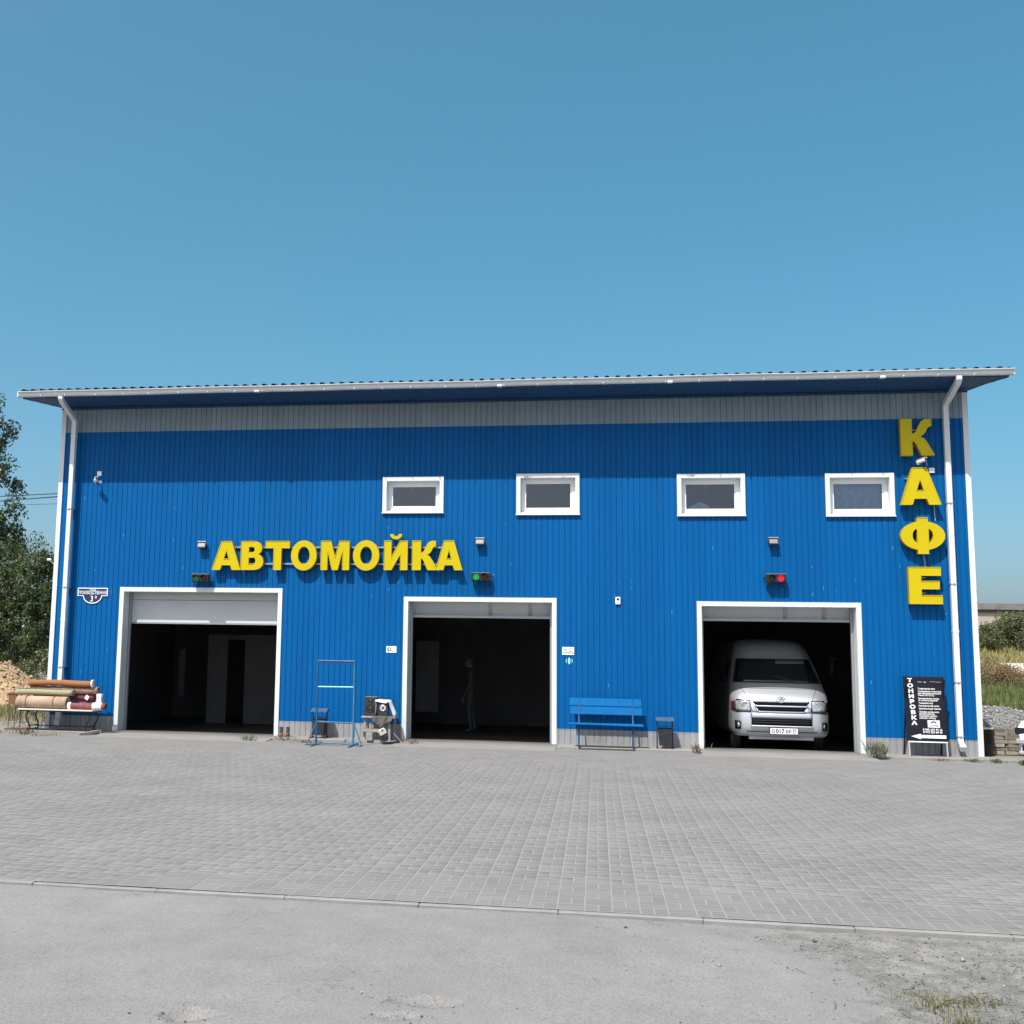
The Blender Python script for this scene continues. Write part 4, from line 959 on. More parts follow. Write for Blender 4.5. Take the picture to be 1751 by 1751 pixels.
# speakers on a rough wooden trestle
t = tag(empty('wooden_trestle', (0, 0, 0)), 'rough weathered wooden stand under the two black loudspeakers', 'stand')
for x, y, z1 in ((-2.30, -0.52, 0.44), (-2.30, -0.24, 0.44), (-1.79, -0.52, 0.44), (-1.74, -0.24, 0.44)): MB().bar((x, y, 0.0), (x + random.uniform(-0.02, 0.02), y, z1), 0.05, 0.045).build('leg', 'wood_grey', t)
MB().mm((-2.36, -0.60, 0.44), (-1.68, -0.18, 0.47)).build('top_board', 'wood_grey', t, bev=0.004)
MB().mm((-2.34, -0.62, 0.165), (-1.95, -0.585, 0.235)).build('cross_board', 'wood_grey', t, bev=0.004)
MB().mm((-2.25, -0.615, 0.0), (-2.12, -0.575, 0.164)).build('foot_block', 'wood_grey', t, bev=0.004)
MB().bar((-2.20, -0.4, 0.05), (-2.05, -0.42, 0.42), 0.03, 0.04).build('brace', 'wood_grey', t)
def speaker(x, y, z, w_, h_, d_, label, ring, rz):
    t = tag(empty('loudspeaker', (x, y, z), rz), label, 'loudspeaker')
    MB().mm((-w_ / 2, -d_ / 2, 0), (w_ / 2, d_ / 2, h_)).build('cabinet', 'speaker_box', t, bev=0.006)
    for (zz, r) in ring:
        Ml = TR(0, -d_ / 2, zz) @ RX(90)
        sp = MB().lathe([(r, -0.003), (r, 0.008), (r * 0.86, 0.012), (r * 0.8, 0.006)], 24, Ml).build('driver_ring', 'silver_ring' if r > 0.05 and len(ring) == 1 else 'black_plastic', t, smooth=40)
        MB().lathe([(r * 0.8, 0.005), (r * 0.45, -0.002), (r * 0.38, 0.010), (r * 0.12, 0.016)], 24, Ml).build('cone', 'speaker_cone', sp, smooth=40)
    return t
s1 = speaker(-2.20, -0.36, 0.471, 0.245, 0.375, 0.22, 'black loudspeaker with two bare cones on the left of the trestle', [(0.29, 0.045), (0.16, 0.09)], 0.0)
MB().mm((-0.122, -0.11, 0.375), (0.122, 0.11, 0.381)).build('top_plate', 'rail', s1)
speaker(-1.935, -0.45, 0.471, 0.20, 0.30, 0.20, 'black loudspeaker with pale cone ring under the white cloth', [(0.17, 0.062)], 0.05)
# white cloth
q = MB(); nx_, ny_ = 30, 22
def cloth_pt(u, v):                                 # u across, v front-back
    x = -2.12 + 0.37 * u; top = 0.795; y = -0.60 + 0.36 * v
    z = top + 0.004 * math.sin(9 * u)
    dl = max(0, 0.10 - u) / 0.10; dr = max(0, u - 0.72) / 0.28
    fr = max(0, 0.25 - v) / 0.25
    if dl > 0: z -= 0.27 * dl; x = -2.055 - 0.018 * dl - 0.012 * math.sin(6 * v) * dl
    if dr > 0: z -= 0.34 * dr * (0.85 + 0.15 * math.sin(7 * v)); x = -1.825 + 0.13 * dr + 0.016 * math.sin(11 * v + 3 * u) * dr
    if fr > 0 and dl == 0 and dr == 0: z -= 0.05 * fr * (0.5 + u); y = -0.565 - 0.01 * fr
    return (x, y, z)
for i in range(nx_ + 1):
    for j in range(ny_ + 1): q.v.append(cloth_pt(i / nx_, j / ny_))
for i in range(nx_):
    for j in range(ny_): a = i * (ny_ + 1) + j; q.f.append((a, a + ny_ + 1, a + ny_ + 2, a + 1)); q.mi.append(0)
o = q.build('cloth', 'cloth_white', smooth=True); o.modifiers.new('t', 'SOLIDIFY').thickness = 0.004
tag(o, 'crumpled white cloth draped over the right loudspeaker', 'cloth')
# dark rag hanging from the trestle
q = MB()
for i in range(15):
    for j in range(9):
        u, v = i / 14, j / 8
        q.v.append((-2.13 + 0.42 * u + 0.04 * v * (0.5 - u), -0.625 - 0.02 * math.sin(13 * u + 2 * v) - 0.01 * v, 0.485 - 0.24 * v * (0.7 + 0.3 * math.sin(5 * u))))
for i in range(14):
    for j in range(8): a = i * 9 + j; q.f.append((a, a + 9, a + 10, a + 1)); q.mi.append(0)
o = q.build('rag', 'rag_grey', smooth=True); o.modifiers.new('t', 'SOLIDIFY').thickness = 0.006
tag(o, 'dark grey rag hanging from the front of the wooden trestle', 'cloth')
# white plastic pot on the cross board
t = tag(empty('plastic_box', (-1.90, -0.60, 0.13), 0.5), 'off-white plastic box tilted on the trestle cross board', 'box')
q = MB().mm((-0.075, -0.05, 0), (0.075, 0.05, 0.09)); o = q.build('case', 'table_top', t, bev=0.01); o.rotation_euler = (0, R_(-28), 0)
o2 = MB().mm((-0.06, -0.055, 0.085), (0.06, 0.045, 0.12)).build('top', 'cloth_white', t, bev=0.01); o2.rotation_euler = (0, R_(-28), 0)
o3 = MB().lathe([(0.018, 0), (0.016, 0.004)], 12, TR(0.0, -0.0565, 0.10) @ RX(90)).build('hole', 'black_plastic', t); o3.rotation_euler = (0, R_(-28), 0)
# plank across the supports for the box
# boots
for k, (bx, rz_) in enumerate(((-4.10, 0.15), (-3.96, -0.1))):
    t = tag(empty('work_boot', (bx, -0.22, 0.0), rz_), ['left of the two dark boots with red soles by the left bay', 'right of the two dark boots with red soles by the left bay'][k], 'boot', 'pair of boots by the left bay')
    q = MB(); q.lathe([(0.030, 0.05), (0.034, 0.09), (0.036, 0.14), (0.040, 0.19), (0.033, 0.188), (0.03, 0.15)], 14); q.build('shaft', 'boot_green', t, smooth=40)
    q = MB()
    for y_, w_, h_ in ((0.045, 0.028, 0.075), (0.0, 0.034, 0.085), (-0.06, 0.038, 0.062), (-0.12, 0.036, 0.05), (-0.15, 0.02, 0.035)):
        q.v += [(-w_, y_, 0.018), (-w_, y_, h_ * 0.6), (-w_ * 0.5, y_, h_), (w_ * 0.5, y_, h_), (w_, y_, h_ * 0.6), (w_, y_, 0.018)]
    for i in range(4):
        for k2 in range(6): q.f.append((i * 6 + k2, i * 6 + (k2 + 1) % 6, i * 6 + 6 + (k2 + 1) % 6, i * 6 + 6 + k2)); q.mi.append(0)
    q.f += [(0, 1, 2, 3, 4, 5), (29, 28, 27, 26, 25, 24)]; q.mi += [0, 0]
    q.build('foot', 'boot_red', t, smooth=50)
    MB().mm((-0.036, -0.145, 0.0), (0.036, 0.045, 0.02)).build('sole', 'boot_red', t, bev=0.006)
# metal bars lying by the door jambs
tag(MB().bar((-1.68, -0.68, 0.16), (-1.52, -0.62, -0.02), 0.02, 0.02).build('metal_rod', 'rail'), 'short pale rod leaning at the foot of the middle bay frame', 'rod')
tag(MB().bar((-1.86, -0.85, -0.03), (-1.58, -0.62, -0.01), 0.06, 0.04).build('timber_offcut', 'iron_dark'), 'dark timber offcut lying by the left foot of the middle bay', 'offcut')
tag(MB().bar((-8.18, -0.95, -0.03), (-7.90, -0.50, 0.02), 0.09, 0.05).build('timber_offcut', 'wood_grey'), 'grey timber offcut lying by the left foot of the left bay', 'offcut')

# tinting sign board
t = tag(empty('sign_board', (8.315, -0.42, 0.0)), 'black leaning sign board headed ТОНИРОВКА with a white arrow', 'sign board')
Mb = RX(-6.5)
def bb(name, a, b, m_, bev=0.0):
    q = MB().mm(a, b); q.v = [tuple(Mb @ Vector(p)) for p in q.v]; return q.build(name, m_, t, bev=bev)
bb('panel', (-0.342, -0.012, 0.27), (0.342, 0.012, 1.47), 'board_black', 0.003)
for s in (-1, 1): bb('leg', (s * 0.33 - 0.012, -0.014, -0.0), (s * 0.33 + 0.012, 0.014, 0.268), 'lamp_grey'); bb('side_frame', (s * 0.348 - 0.007, -0.018, 0.262), (s * 0.348 + 0.007, 0.018, 1.478), 'board_black')
bb('bottom_strip', (-0.345, -0.020, 0.258), (0.345, -0.012, 0.278), 'sign_white')
for s in (-1, 1): MB().bar((s * 0.33, 0.02, 1.42), (s * 0.33, 0.40, 0.0), 0.025, 0.02).build('rear_leg', 'board_black', t)
def bt(s_, size, x, z, m_='sign_white', align='LEFT', sx=1.0, off=0.001, name='lettering', rot=0): return text_mesh(s_, size, name, m_, t, Mb @ TR(x, -0.0145, z) @ UP @ RZ(rot), offset=off, align=align, sx=sx)
for k, ch in enumerate('ТОНИРОВКА'): bt(ch, 0.092, -0.245 + 0.004 * k, 1.395 - 0.0985 * k, align='CENTER', sx=1.45, off=0.0045)
LN = ['Тонирование авто', 'Тонирование съемными', 'для передних и боковых', 'стекол по ГОСТу', 'Бронирование кузова', 'от сколов и царапин', 'Тонировка фар', 'Коммерческий кузов', 'Шумоизоляция салона', 'Оклейка кузова авто', 'декоративными', 'пленками (карбон,', 'матовая, глянец)']
ZL = [1.245, 1.195, 1.158, 1.122, 1.064, 1.028, 0.978, 0.928, 0.876, 0.816, 0.780, 0.742, 0.704]
for s_, z in zip(LN, ZL): bt(s_, 0.040, -0.115, z, off=0.0008, sx=0.86)
bb('logo_card', (0.02, -0.0155, 0.535), (0.23, -0.0125, 0.665), 'sign_white')
q = MB().prism([(0.125 + a, 0.61 + b) for a, b in arc(0, 0, 0.055, 0.042, 0, 180, 12) + arc(0, 0, 0.024, 0.016, 180, 0, 8)], -0.0175, -0.0158); q.v = [tuple(Mb @ Vector(p)) for p in q.v]; q.build('logo_fan', 'carpet_back', t)
text_mesh('LLumar', 0.062, 'logo_lettering', 'print_black', t, Mb @ TR(0.125, -0.0175, 0.572) @ UP, offset=0.001, sx=0.9)
bt('8 905 673 70 16', 0.052, -0.07, 0.492, off=0.0012, sx=0.98); bt('8 910 225 60 45', 0.052, -0.07, 0.447, off=0.0012, sx=0.98)
q = MB().prism([(-0.285, 0.368), (-0.115, 0.415), (-0.115, 0.395), (0.325, 0.395), (0.325, 0.338), (-0.115, 0.338), (-0.115, 0.318)], -0.0150, -0.0122); q.v = [tuple(Mb @ Vector(p)) for p in q.v]; q.build('arrow', 'sign_white', t)
for k in range(2, 6): q = MB().mm((-0.33 + 0.11 * k, -0.0135, 1.37 + random.uniform(-0.012, 0.012)), (-0.33 + 0.11 * k + random.uniform(0.04, 0.12), -0.0122, 1.376)); q.v = [tuple(Mb @ Vector(p)) for p in q.v]; q.build('film_tear', 'lamp_grey', t)

# ================================================================== CARPET TABLE
t = tag(empty('table', (0, 0, 0)), 'low table with pale top and curled dark iron legs under the carpets', 'table')
MB().mm((-9.63, -0.78, 0.425), (-7.98, -0.22, 0.452)).build('top', 'table_top', t, bev=0.004)
MB().mm((-9.60, -0.75, 0.400), (-8.01, -0.25, 0.424)).build('apron_frame', 'iron_dark', t)
for x in (-9.42, -8.12):
    for y, s in ((-0.70, -1), (-0.30, 1)):
        pts_ = [(x, y - s * 0.02 + s * 0.05 * math.sin(a * 1.1) * (1 - a / 4) , 0.40 - 0.40 * a / 3.2) for a in np.linspace(0, 3.2, 14)]
        pts_ = [(p[0] - 0.07 * math.sin(i / 13 * 5.4) * (1 if x < -9 else -1) * (0.3 + 0.7 * (1 - i / 13)), p[1], p[2]) for i, p in enumerate(pts_)]
        pts_ += [(pts_[-1][0] + dx * (-1 if x < -9 else 1), pts_[-1][1], 0.012 + dz) for dx, dz in ((0.03, 0.0), (0.045, 0.02), (0.03, 0.035))]
        MB().tube(pts_, 0.016, 8).build('leg', 'iron_dark', t, smooth=40)
    q = MB(); q.tube([(x + (0.10 + 0.035 * math.cos(a)) * (1 if x < -9 else -1), -0.71, 0.345 + 0.035 * math.sin(a)) for a in np.linspace(0, 7.2, 20)], 0.009, 6); q.build('scroll', 'iron_dark', t, smooth=40)
MB().tube([(-9.42, -0.5, 0.10), (-8.12, -0.5, 0.10)], 0.012, 8).build('stretcher', 'iron_dark', t)
for x in (-9.42, -8.12): MB().tube([(x, -0.70, 0.10), (x, -0.30, 0.10)], 0.012, 8).build('stretcher', 'iron_dark', t)

def carpet(x0, x1, y, z, R, m_, label, turns=3.0, bands=(), wob=0.006, tagend=None, rz=0.0):
    t = tag(empty('rolled_carpet', ((x0 + x1) / 2, y, z), rz), label, 'carpet', 'rolled carpets on the table')
    L = x1 - x0; n1 = 64; ns = 14; ph = random.uniform(0, 6)
    q = MB(); q.cur = 0
    for j in range(ns + 1):
        s = j / ns; x = -L / 2 + L * s
        for i in range(n1 + 1):
            a = i / n1 * turns * 2 * math.pi; r = R * (0.22 + 0.78 * i / n1) - 0.004
            r *= 1 + wob / R * math.sin(3 * a / turns + ph + 5 * s) * 0.5
            sg_ = 0.004 * math.sin(s * 7 + ph)
            dx = 0.012 * math.sin(a * 0.9) if j in (0, ns) else 0
            q.v.append((x + dx, r * math.cos(a + 4.4), r * math.sin(a + 4.4) + sg_))
    for j in range(ns):
        for i in range(n1): b = j * (n1 + 1) + i; q.f.append((b, b + 1, b + n1 + 2, b + n1 + 1)); q.mi.append(0)
    o = q.build('roll', m_, t, smooth=True, fix=False); md = o.modifiers.new('t', 'SOLIDIFY'); md.thickness = 0.008; md.offset = 0
    for bx_, bw, bm_ in bands:
        MB().lathe([(R - 0.002, -bw / 2), (R + 0.006, -bw / 2), (R + 0.006, bw / 2), (R - 0.002, bw / 2)], 28, TR(bx_, 0, 0) @ RY(90)).build('band', bm_, o, smooth=40)
    if tagend:
        for (dx, dz, w_, h_, rr) in tagend:
            p = MB().box((0, 0, 0), (w_, 0.006, h_)).build('label_card', 'sign_white', t); p.location = (dx, -R - 0.01, dz); p.rotation_euler = (0, R_(rr), 0)
    return t
carpet(-9.50, -8.10, -0.36, 0.540, 0.082, 'carpet_dark', 'dark rolled carpet at the back of the table, under the others')
carpet(-9.72, -8.60, -0.625, 0.590, 0.132, 'carpet_beige', 'thick beige rolled carpet with faded brown stripes lying in front', bands=((-0.33, 0.006, 'wood_brown'), (0.28, 0.006, 'wood_brown')), turns=4)
carpet(-9.48, -8.12, -0.37, 0.695, 0.078, 'carpet_red', 'dark red rolled carpet behind the beige one with a white card', tagend=((0.54, 0.0, 0.08, 0.09, 30),))
carpet(-9.80, -8.52, -0.545, 0.790, 0.078, 'carpet_olive', 'olive-beige rolled carpet resting on the thick beige one', turns=2.5)
carpet(-9.70, -8.03, -0.40, 0.845, 0.080, 'carpet_floral', 'red and cream patterned rolled carpet under the orange one', wob=0.02)
carpet(-9.56, -8.12, -0.47, 0.985, 0.074, 'carpet_orange', 'orange rolled carpet on top of the pile', turns=2.2, wob=0.014, bands=((0.705, 0.03, 'plastic_wrap'),), rz=-0.015)
carpet(-8.58, -7.74, -0.655, 0.526, 0.070, 'carpet_pink', 'dusty pink rolled carpet wrapped in white film at the right', bands=((-0.37, 0.07, 'plastic_wrap'), (0.24, 0.20, 'plastic_wrap')), turns=3)
for k, z in enumerate((0.645, 0.735)):
    tag(MB().mm((-8.02, -0.53, z - 0.04), (-7.91, -0.44, z + 0.042)).build('paper_pack', 'sign_white' if k else 'table_top', bev=0.006), ['lower cream paper pack at the right end of the carpet pile', 'upper white paper pack at the right end of the carpet pile'][k], 'pack')
MB_ = MB().mm((-8.04, -0.545, 0.45), (-7.90, -0.43, 0.604)).build('paper_pack', 'cloth_white', bev=0.006); tag(MB_, 'lowest white pack under the two paper packs by the pink carpet', 'pack')

t = tag(empty('metal_stand', (-9.90, -0.42, 0.0)), 'rusty thin-legged stand with brown board left of the carpet table', 'stand')
for x in (-0.055, 0.075):
    for y in (-0.12, 0.12): MB().tube([(x, y, 0.02), (x + 0.01, y, 0.74)], 0.009, 6).build('leg', 'rust', t)
MB().mm((-0.075, -0.135, 0.52), (0.13, -0.115, 0.735)).build('board', 'wood_brown', t)
MB().mm((-0.14, -0.15, 0.738), (0.16, 0.15, 0.755)).build('top_plate', 'rust', t)
MB().mm((-0.14, -0.14, 0.0), (0.42, -0.11, 0.022)).build('base_bar', 'rust', t)
MB().mm((-0.14, 0.10, 0.0), (0.42, 0.13, 0.022)).build('base_bar', 'rust', t)

# ================================================================== MINIBUS
VAN = tag(empty('minibus', (5.89, 0.64, -0.12)), 'silver-white high-roof minibus with its nose in the right bay', 'van')
LV = [(0.33, .10, .86, .26), (0.37, .045, .905, .28), (0.44, .012, .93, .30), (0.54, .0, .938, .30), (0.66, .004, .94, .30), (0.80, .018, .943, .30), (0.90, .04, .943, .30), (1.0, .07, .943, .30), (1.06, .10, .943, .31), (1.14, .165, .94, .33), (1.22, .25, .932, .35), (1.30, .34, .92, .36),
      (1.38, .435, .908, .36), (1.46, .52, .893, .36), (1.58, .65, .870, .36), (1.70, .78, .845, .36), (1.80, .89, .822, .36), (1.86, .965, .808, .36), (1.93, 1.04, .79, .36), (2.02, 1.13, .765, .38), (2.10, 1.23, .735, .40), (2.17, 1.35, .69, .42), (2.22, 1.49, .63, .42), (2.26, 1.70, .53, .40), (2.28, 2.0, .36, .30)]
LZ = np.array([l[0] for l in LV]); LY = np.array([l[1] for l in LV]); LW = np.array([l[2] for l in LV]); LR = np.array([l[3] for l in LV])
def vfront(x, z):
    y0 = np.interp(z, LZ, LY); w_ = np.interp(z, LZ, LW); r = np.interp(z, LZ, LR); ax = min(abs(x), w_)
    y = y0 + 0.07 * (ax / w_) ** 2.2
    if ax > w_ - r: u = min(1, (ax - (w_ - r)) / r); y += r * 0.8 * (1 - math.sqrt(max(0, 1 - u * u)))
    return float(y)
def vsurf(x, z, off=0.0):
    e = 0.004; y = vfront(x, z); fx = (vfront(x + e, z) - vfront(x - e, z)) / (2 * e); fz = (vfront(x, z + e) - vfront(x, z - e)) / (2 * e)
    n_ = Vector((fx, -1, fz)).normalized(); return Vector((x, y, z)) + n_ * off
q = MB(); nring = None
zs_v = []
for a, b in zip(LZ[:-1], LZ[1:]): zs_v += [a, (a + b) / 2]
zs_v.append(LZ[-1])
for z in zs_v:
    w_ = float(np.interp(z, LZ, LW)); ring = []
    for y in (5.15, 4.9, 3.8, 2.8): ring.append((w_ * (0.94 if y > 5 else 1), y if y < 5 else 5.15))
    for i in range(33): x = w_ * math.cos(math.pi * i / 32); ring.append((x, vfront(x, z)))
    for y in (2.8, 3.8, 4.9, 5.15): ring.append((-w_ * (0.94 if y > 5 else 1), y if y < 5 else 5.15))
    nring = len(ring); q.v += [(x, y, z) for x, y in ring]
for i in range(len(zs_v) - 1):
    for k in range(nring): q.f.append((i * nring + k, i * nring + (k + 1) % nring, (i + 1) * nring + (k + 1) % nring, (i + 1) * nring + k)); q.mi.append(0)
q.f.append(tuple((len(zs_v) - 1) * nring + k for k in range(nring))); q.mi.append(0)
body = q.build('body', 'van_paint', VAN, smooth=True)
def vpatch(name, c, m_, off=0.004, n=12, m2=6, parent=VAN, thick=0.012, smooth=True):
    """four corners (x,z): bottom-left, bottom-right, top-right, top-left -> curved plate on the body"""
    q = MB()
    def pt(u, v, o_):
        x = (c[0][0] * (1 - u) + c[1][0] * u) * (1 - v) + (c[3][0] * (1 - u) + c[2][0] * u) * v
        z = (c[0][1] * (1 - u) + c[1][1] * u) * (1 - v) + (c[3][1] * (1 - u) + c[2][1] * u) * v
        return tuple(vsurf(x, z, o_))
    for i in range(n + 1):
        for j in range(m2 + 1): q.v.append(pt(i / n, j / m2, off))
    for i in range(n):
        for j in range(m2): a = i * (m2 + 1) + j; q.f.append((a, a + m2 + 1, a + m2 + 2, a + 1)); q.mi.append(0)
    o = q.build(name, m_, parent, smooth=smooth, fix=False)
    md = o.modifiers.new('t', 'SOLIDIFY'); md.thickness = thick; md.offset = 1 if False else 0
    return o
wsh = vpatch('windshield', [(-.835, 1.395), (.835, 1.395), (.715, 1.845), (-.715, 1.845)], 'van_glass', 0.004, 20, 8, thick=0.004)
for c in ([(-.86, 1.375), (.86, 1.375), (.85, 1.395), (-.85, 1.395)], [(-.73, 1.845), (.73, 1.845), (.72, 1.862), (-.72, 1.862)]): vpatch('seal', c, 'rubber', 0.005, 20, 2, wsh, 0.004)
for s in (-1, 1):
    vpatch('seal', [(s * .86, 1.385), (s * .835, 1.385), (s * .712, 1.855), (s * .732, 1.855)], 'rubber', 0.005, 2, 8, wsh, 0.004)
    MB().tube([vsurf(s * 0.05 + 0.30, 1.40, 0.03), vsurf(s * 0.05 - 0.05 + 0.02, 1.50, 0.02)], 0.008, 6).build('wiper_arm', 'rubber', wsh)
    vpatch('side_window', [(s * .905, 1.40), (s * .907, 1.40), (s * .82, 1.83), (s * .815, 1.83)], 'rubber', 0.003, 2, 6, thick=0.003)
    q = MB(); yb, yt = 1.05, 1.35
    q.add([(s * 0.912, 1.15, 1.40), (s * 0.912, 1.95, 1.40), (s * 0.828, 1.95, 1.80), (s * 0.828, 1.35, 1.80), (s * 0.900, 1.15, 1.40), (s * 0.900, 1.95, 1.40), (s * 0.815, 1.95, 1.80), (s * 0.815, 1.35, 1.80)], [(0, 1, 2, 3), (7, 6, 5, 4), (0, 4, 5, 1), (1, 5, 6, 2), (2, 6, 7, 3), (3, 7, 4, 0)]); q.build('door_window', 'van_glass', VAN)
vpatch('sunshade_strip', [(.02, 1.765), (.60, 1.765), (.62, 1.835), (.03, 1.835)], 'shade_film', 0.008, 10, 3, wsh, 0.003)
# hood outline seams
vpatch('hood_seam', [(-.60, 1.045), (-.594, 1.045), (-.725, 1.27), (-.733, 1.27)], 'rubber', 0.0015, 1, 8, thick=0.003)
vpatch('hood_seam', [(.594, 1.045), (.60, 1.045), (.733, 1.27), (.725, 1.27)], 'rubber', 0.0015, 1, 8, thick=0.003)
vpatch('hood_seam', [(-.735, 1.267), (.735, 1.267), (.735, 1.273), (-.735, 1.273)], 'rubber', 0.0015, 24, 1, thick=0.003)
# headlights
for s in (-1, 1):
    L_, R2 = (-.845, -.585) if s < 0 else (.585, .845)
    hl = vpatch('headlight', [(L_, .825 + (0.02 if s < 0 else 0)), (R2, .825 + (0.02 if s > 0 else 0)), (R2 - (0.05 if s > 0 else 0), 1.035), (L_ + (0.05 if s < 0 else 0), 1.035)], 'headlight', 0.008, 8, 6, thick=0.02)
    vpatch('headlight_rim', [(L_ - 0.012, .812), (R2 + 0.012, .812), (R2 + 0.004, .828), (L_ - 0.004, .828)], 'black_plastic', 0.010, 8, 1, hl, 0.02)
    vpatch('headlight_rim', [(L_ - 0.0, 1.03), (R2 + 0.0, 1.03), (R2 - 0.02, 1.046), (L_ + 0.02, 1.046)], 'black_plastic', 0.010, 8, 1, hl, 0.02)
    xi = R2 if s < 0 else L_
    vpatch('headlight_rim', [(xi - 0.006, .815), (xi + 0.008, .815), (xi + 0.006, 1.04), (xi - 0.008, 1.04)], 'black_plastic', 0.010, 1, 6, hl, 0.02)
    cx_, cz_ = (L_ + R2) / 2 + s * -0.02, 0.925
    p = vsurf(cx_, cz_, 0.014)
    MB().lathe([(0.075, -0.004), (0.072, 0.006), (0.05, 0.002), (0.02, 0.006)], 20, TR(*p) @ RX(90)).build('reflector', 'chrome', hl, smooth=40)
    a0, a1 = (-.925, -.85) if s < 0 else (.85, .925)
    vpatch('indicator', [(a0, .835), (a1, .835), (a1, 1.02), (a0, 1.0)], 'amber' if s < 0 else 'van_glass', 0.007, 4, 4, thick=0.015)
# grille: dark slots, bright bars
vpatch('grille_slot', [(-.49, .942), (.49, .942), (.54, 1.008), (-.54, 1.008)], 'grille_black', 0.003, 24, 2, thick=0.006)
vpatch('grille_slot', [(-.43, .833), (.43, .833), (.48, .908), (-.48, .908)], 'grille_black', 0.003, 24, 2, thick=0.006)
vpatch('grille_bar', [(-.50, .913), (.50, .913), (.52, .936), (-.52, .936)], 'van_paint', 0.018, 24, 3, thick=0.03)
vpatch('grille_bar', [(-.45, .800), (.45, .800), (.45, .829), (-.45, .829)], 'chrome', 0.020, 24, 3, thick=0.03)
for s in (-1, 1):
    vpatch('grille_bar', [(s * .445, .806), (s * .57, .82), (s * .57, .90), (s * .50, .90)], 'chrome', 0.016, 4, 4, thick=0.02)
vpatch('grille_bar', [(-.54, 1.002), (.54, 1.002), (.54, 1.022), (-.54, 1.022)], 'chrome', 0.012, 24, 2, thick=0.02)
# emblem: three ellipses on a bulge of the bar
p0 = vsurf(0, 1.045, 0.02); em = empty('emblem', p0, parent=VAN); em.rotation_euler = (R_(-20), 0, 0)
def ell(rx, rz_, cz=0.0): return [(rx * math.cos(a), -0.01, cz + rz_ * math.sin(a)) for a in np.linspace(0, 2 * math.pi, 33)]
for k, (rx, rz_, cz, th) in enumerate(((0.088, 0.058, 0, 0.008), (0.030, 0.052, 0.0, 0.007), (0.060, 0.020, 0.034, 0.007))): MB().tube(ell(rx, rz_, cz), th, 6).build('emblem_ring', 'chrome', em, smooth=True)
MB().lathe([(0.085, 0), (0.08, 0.004), (0.03, 0.006)], 28, TR(0, 0.002, 0) @ RX(90) @ Matrix.Diagonal((1, 0.66, 1, 1))).build('emblem_base', 'van_trim', em, smooth=40)
# bumper: central air intake, steps, fog lamps
vpatch('air_intake', [(-.575, .555), (.575, .555), (.575, .695), (-.575, .695)], 'grille_black', 0.003, 24, 3, thick=0.006)
for z in (.60, .645): vpatch('intake_slat', [(-.56, z), (.56, z), (.56, z + .008), (-.56, z + .008)], 'speaker_cone', 0.009, 24, 1, thick=0.006)
vpatch('bumper_bar', [(-.58, .702), (.58, .702), (.58, .79), (-.58, .79)], 'van_paint', 0.012, 24, 3, thick=0.02)
vpatch('bumper_lip', [(-.60, .528), (.60, .528), (.585, .552), (-.585, .552)], 'van_paint', 0.025, 24, 2, thick=0.03)
vpatch('bumper_seam', [(-.66, .425), (.66, .425), (.68, .44), (-.68, .44)], 'black_plastic', 0.006, 24, 1, thick=0.01)
vpatch('bumper_seam', [(-.90, .802), (-.585, .802), (-.585, .809), (-.90, .812)], 'black_plastic', 0.003, 8, 1, thick=0.004)
vpatch('bumper_seam', [(.585, .802), (.90, .802), (.90, .812), (.585, .809)], 'black_plastic', 0.003, 8, 1, thick=0.004)
for s in (-1, 1):
    vpatch('bumper_seam', [(s * .588, .54), (s * .582, .54), (s * .582, .805), (s * .588, .805)], 'black_plastic', 0.003, 1, 6, thick=0.004)
    a0, a1 = (s * .885, s * .765) if s < 0 else (.765, .885)
    fg = vpatch('fog_recess', [(a0 + .01, .47), (a1 - .01, .47), (a1, .63), (a0, .64)], 'black_plastic', 0.004, 4, 4, thick=0.008)
    p = vsurf(s * .825, .55, 0.01); MB().lathe([(0.045, -0.01), (0.045, 0.012), (0.034, 0.018), (0.012, 0.02)], 18, TR(*p) @ RZ(s * 28) @ RX(90)).build('fog_lamp', 'chrome', fg, smooth=40)
# number plate
p = vsurf(0.03, 0.452, 0.02); pl = empty('number_plate', (p.x, p.y - 0.012, p.z), parent=VAN); pl.rotation_euler = (R_(4), 0, 0)
MB().mm((-0.275, -0.006, -0.072), (0.275, 0.012, 0.072)).build('plate_holder', 'black_plastic', pl, bev=0.004)
MB().mm((-0.262, -0.011, -0.058), (0.262, -0.006, 0.058)).build('plate', 'sign_white', pl, bev=0.002)
text_mesh('О', 0.088, 'plate_text', 'print_black', pl, TR(-0.205, -0.0125, -0.008) @ UP, offset=0.002)
text_mesh('017', 0.115, 'plate_text', 'print_black', pl, TR(-0.075, -0.0125, -0.002) @ UP, offset=0.003, sx=0.92)
text_mesh('ЕР', 0.088, 'plate_text', 'print_black', pl, TR(0.083, -0.0125, -0.008) @ UP, offset=0.002)
text_mesh('31', 0.088, 'plate_text', 'print_black', pl, TR(0.203, -0.0125, 0.012) @ UP, offset=0.002)
text_mesh('RUS', 0.03, 'plate_text', 'print_black', pl, TR(0.195, -0.0125, -0.040) @ UP, offset=0.0005)
MB().mm((0.146, -0.0122, -0.055), (0.149, -0.0112, 0.055)).build('plate_line', 'print_black', pl)
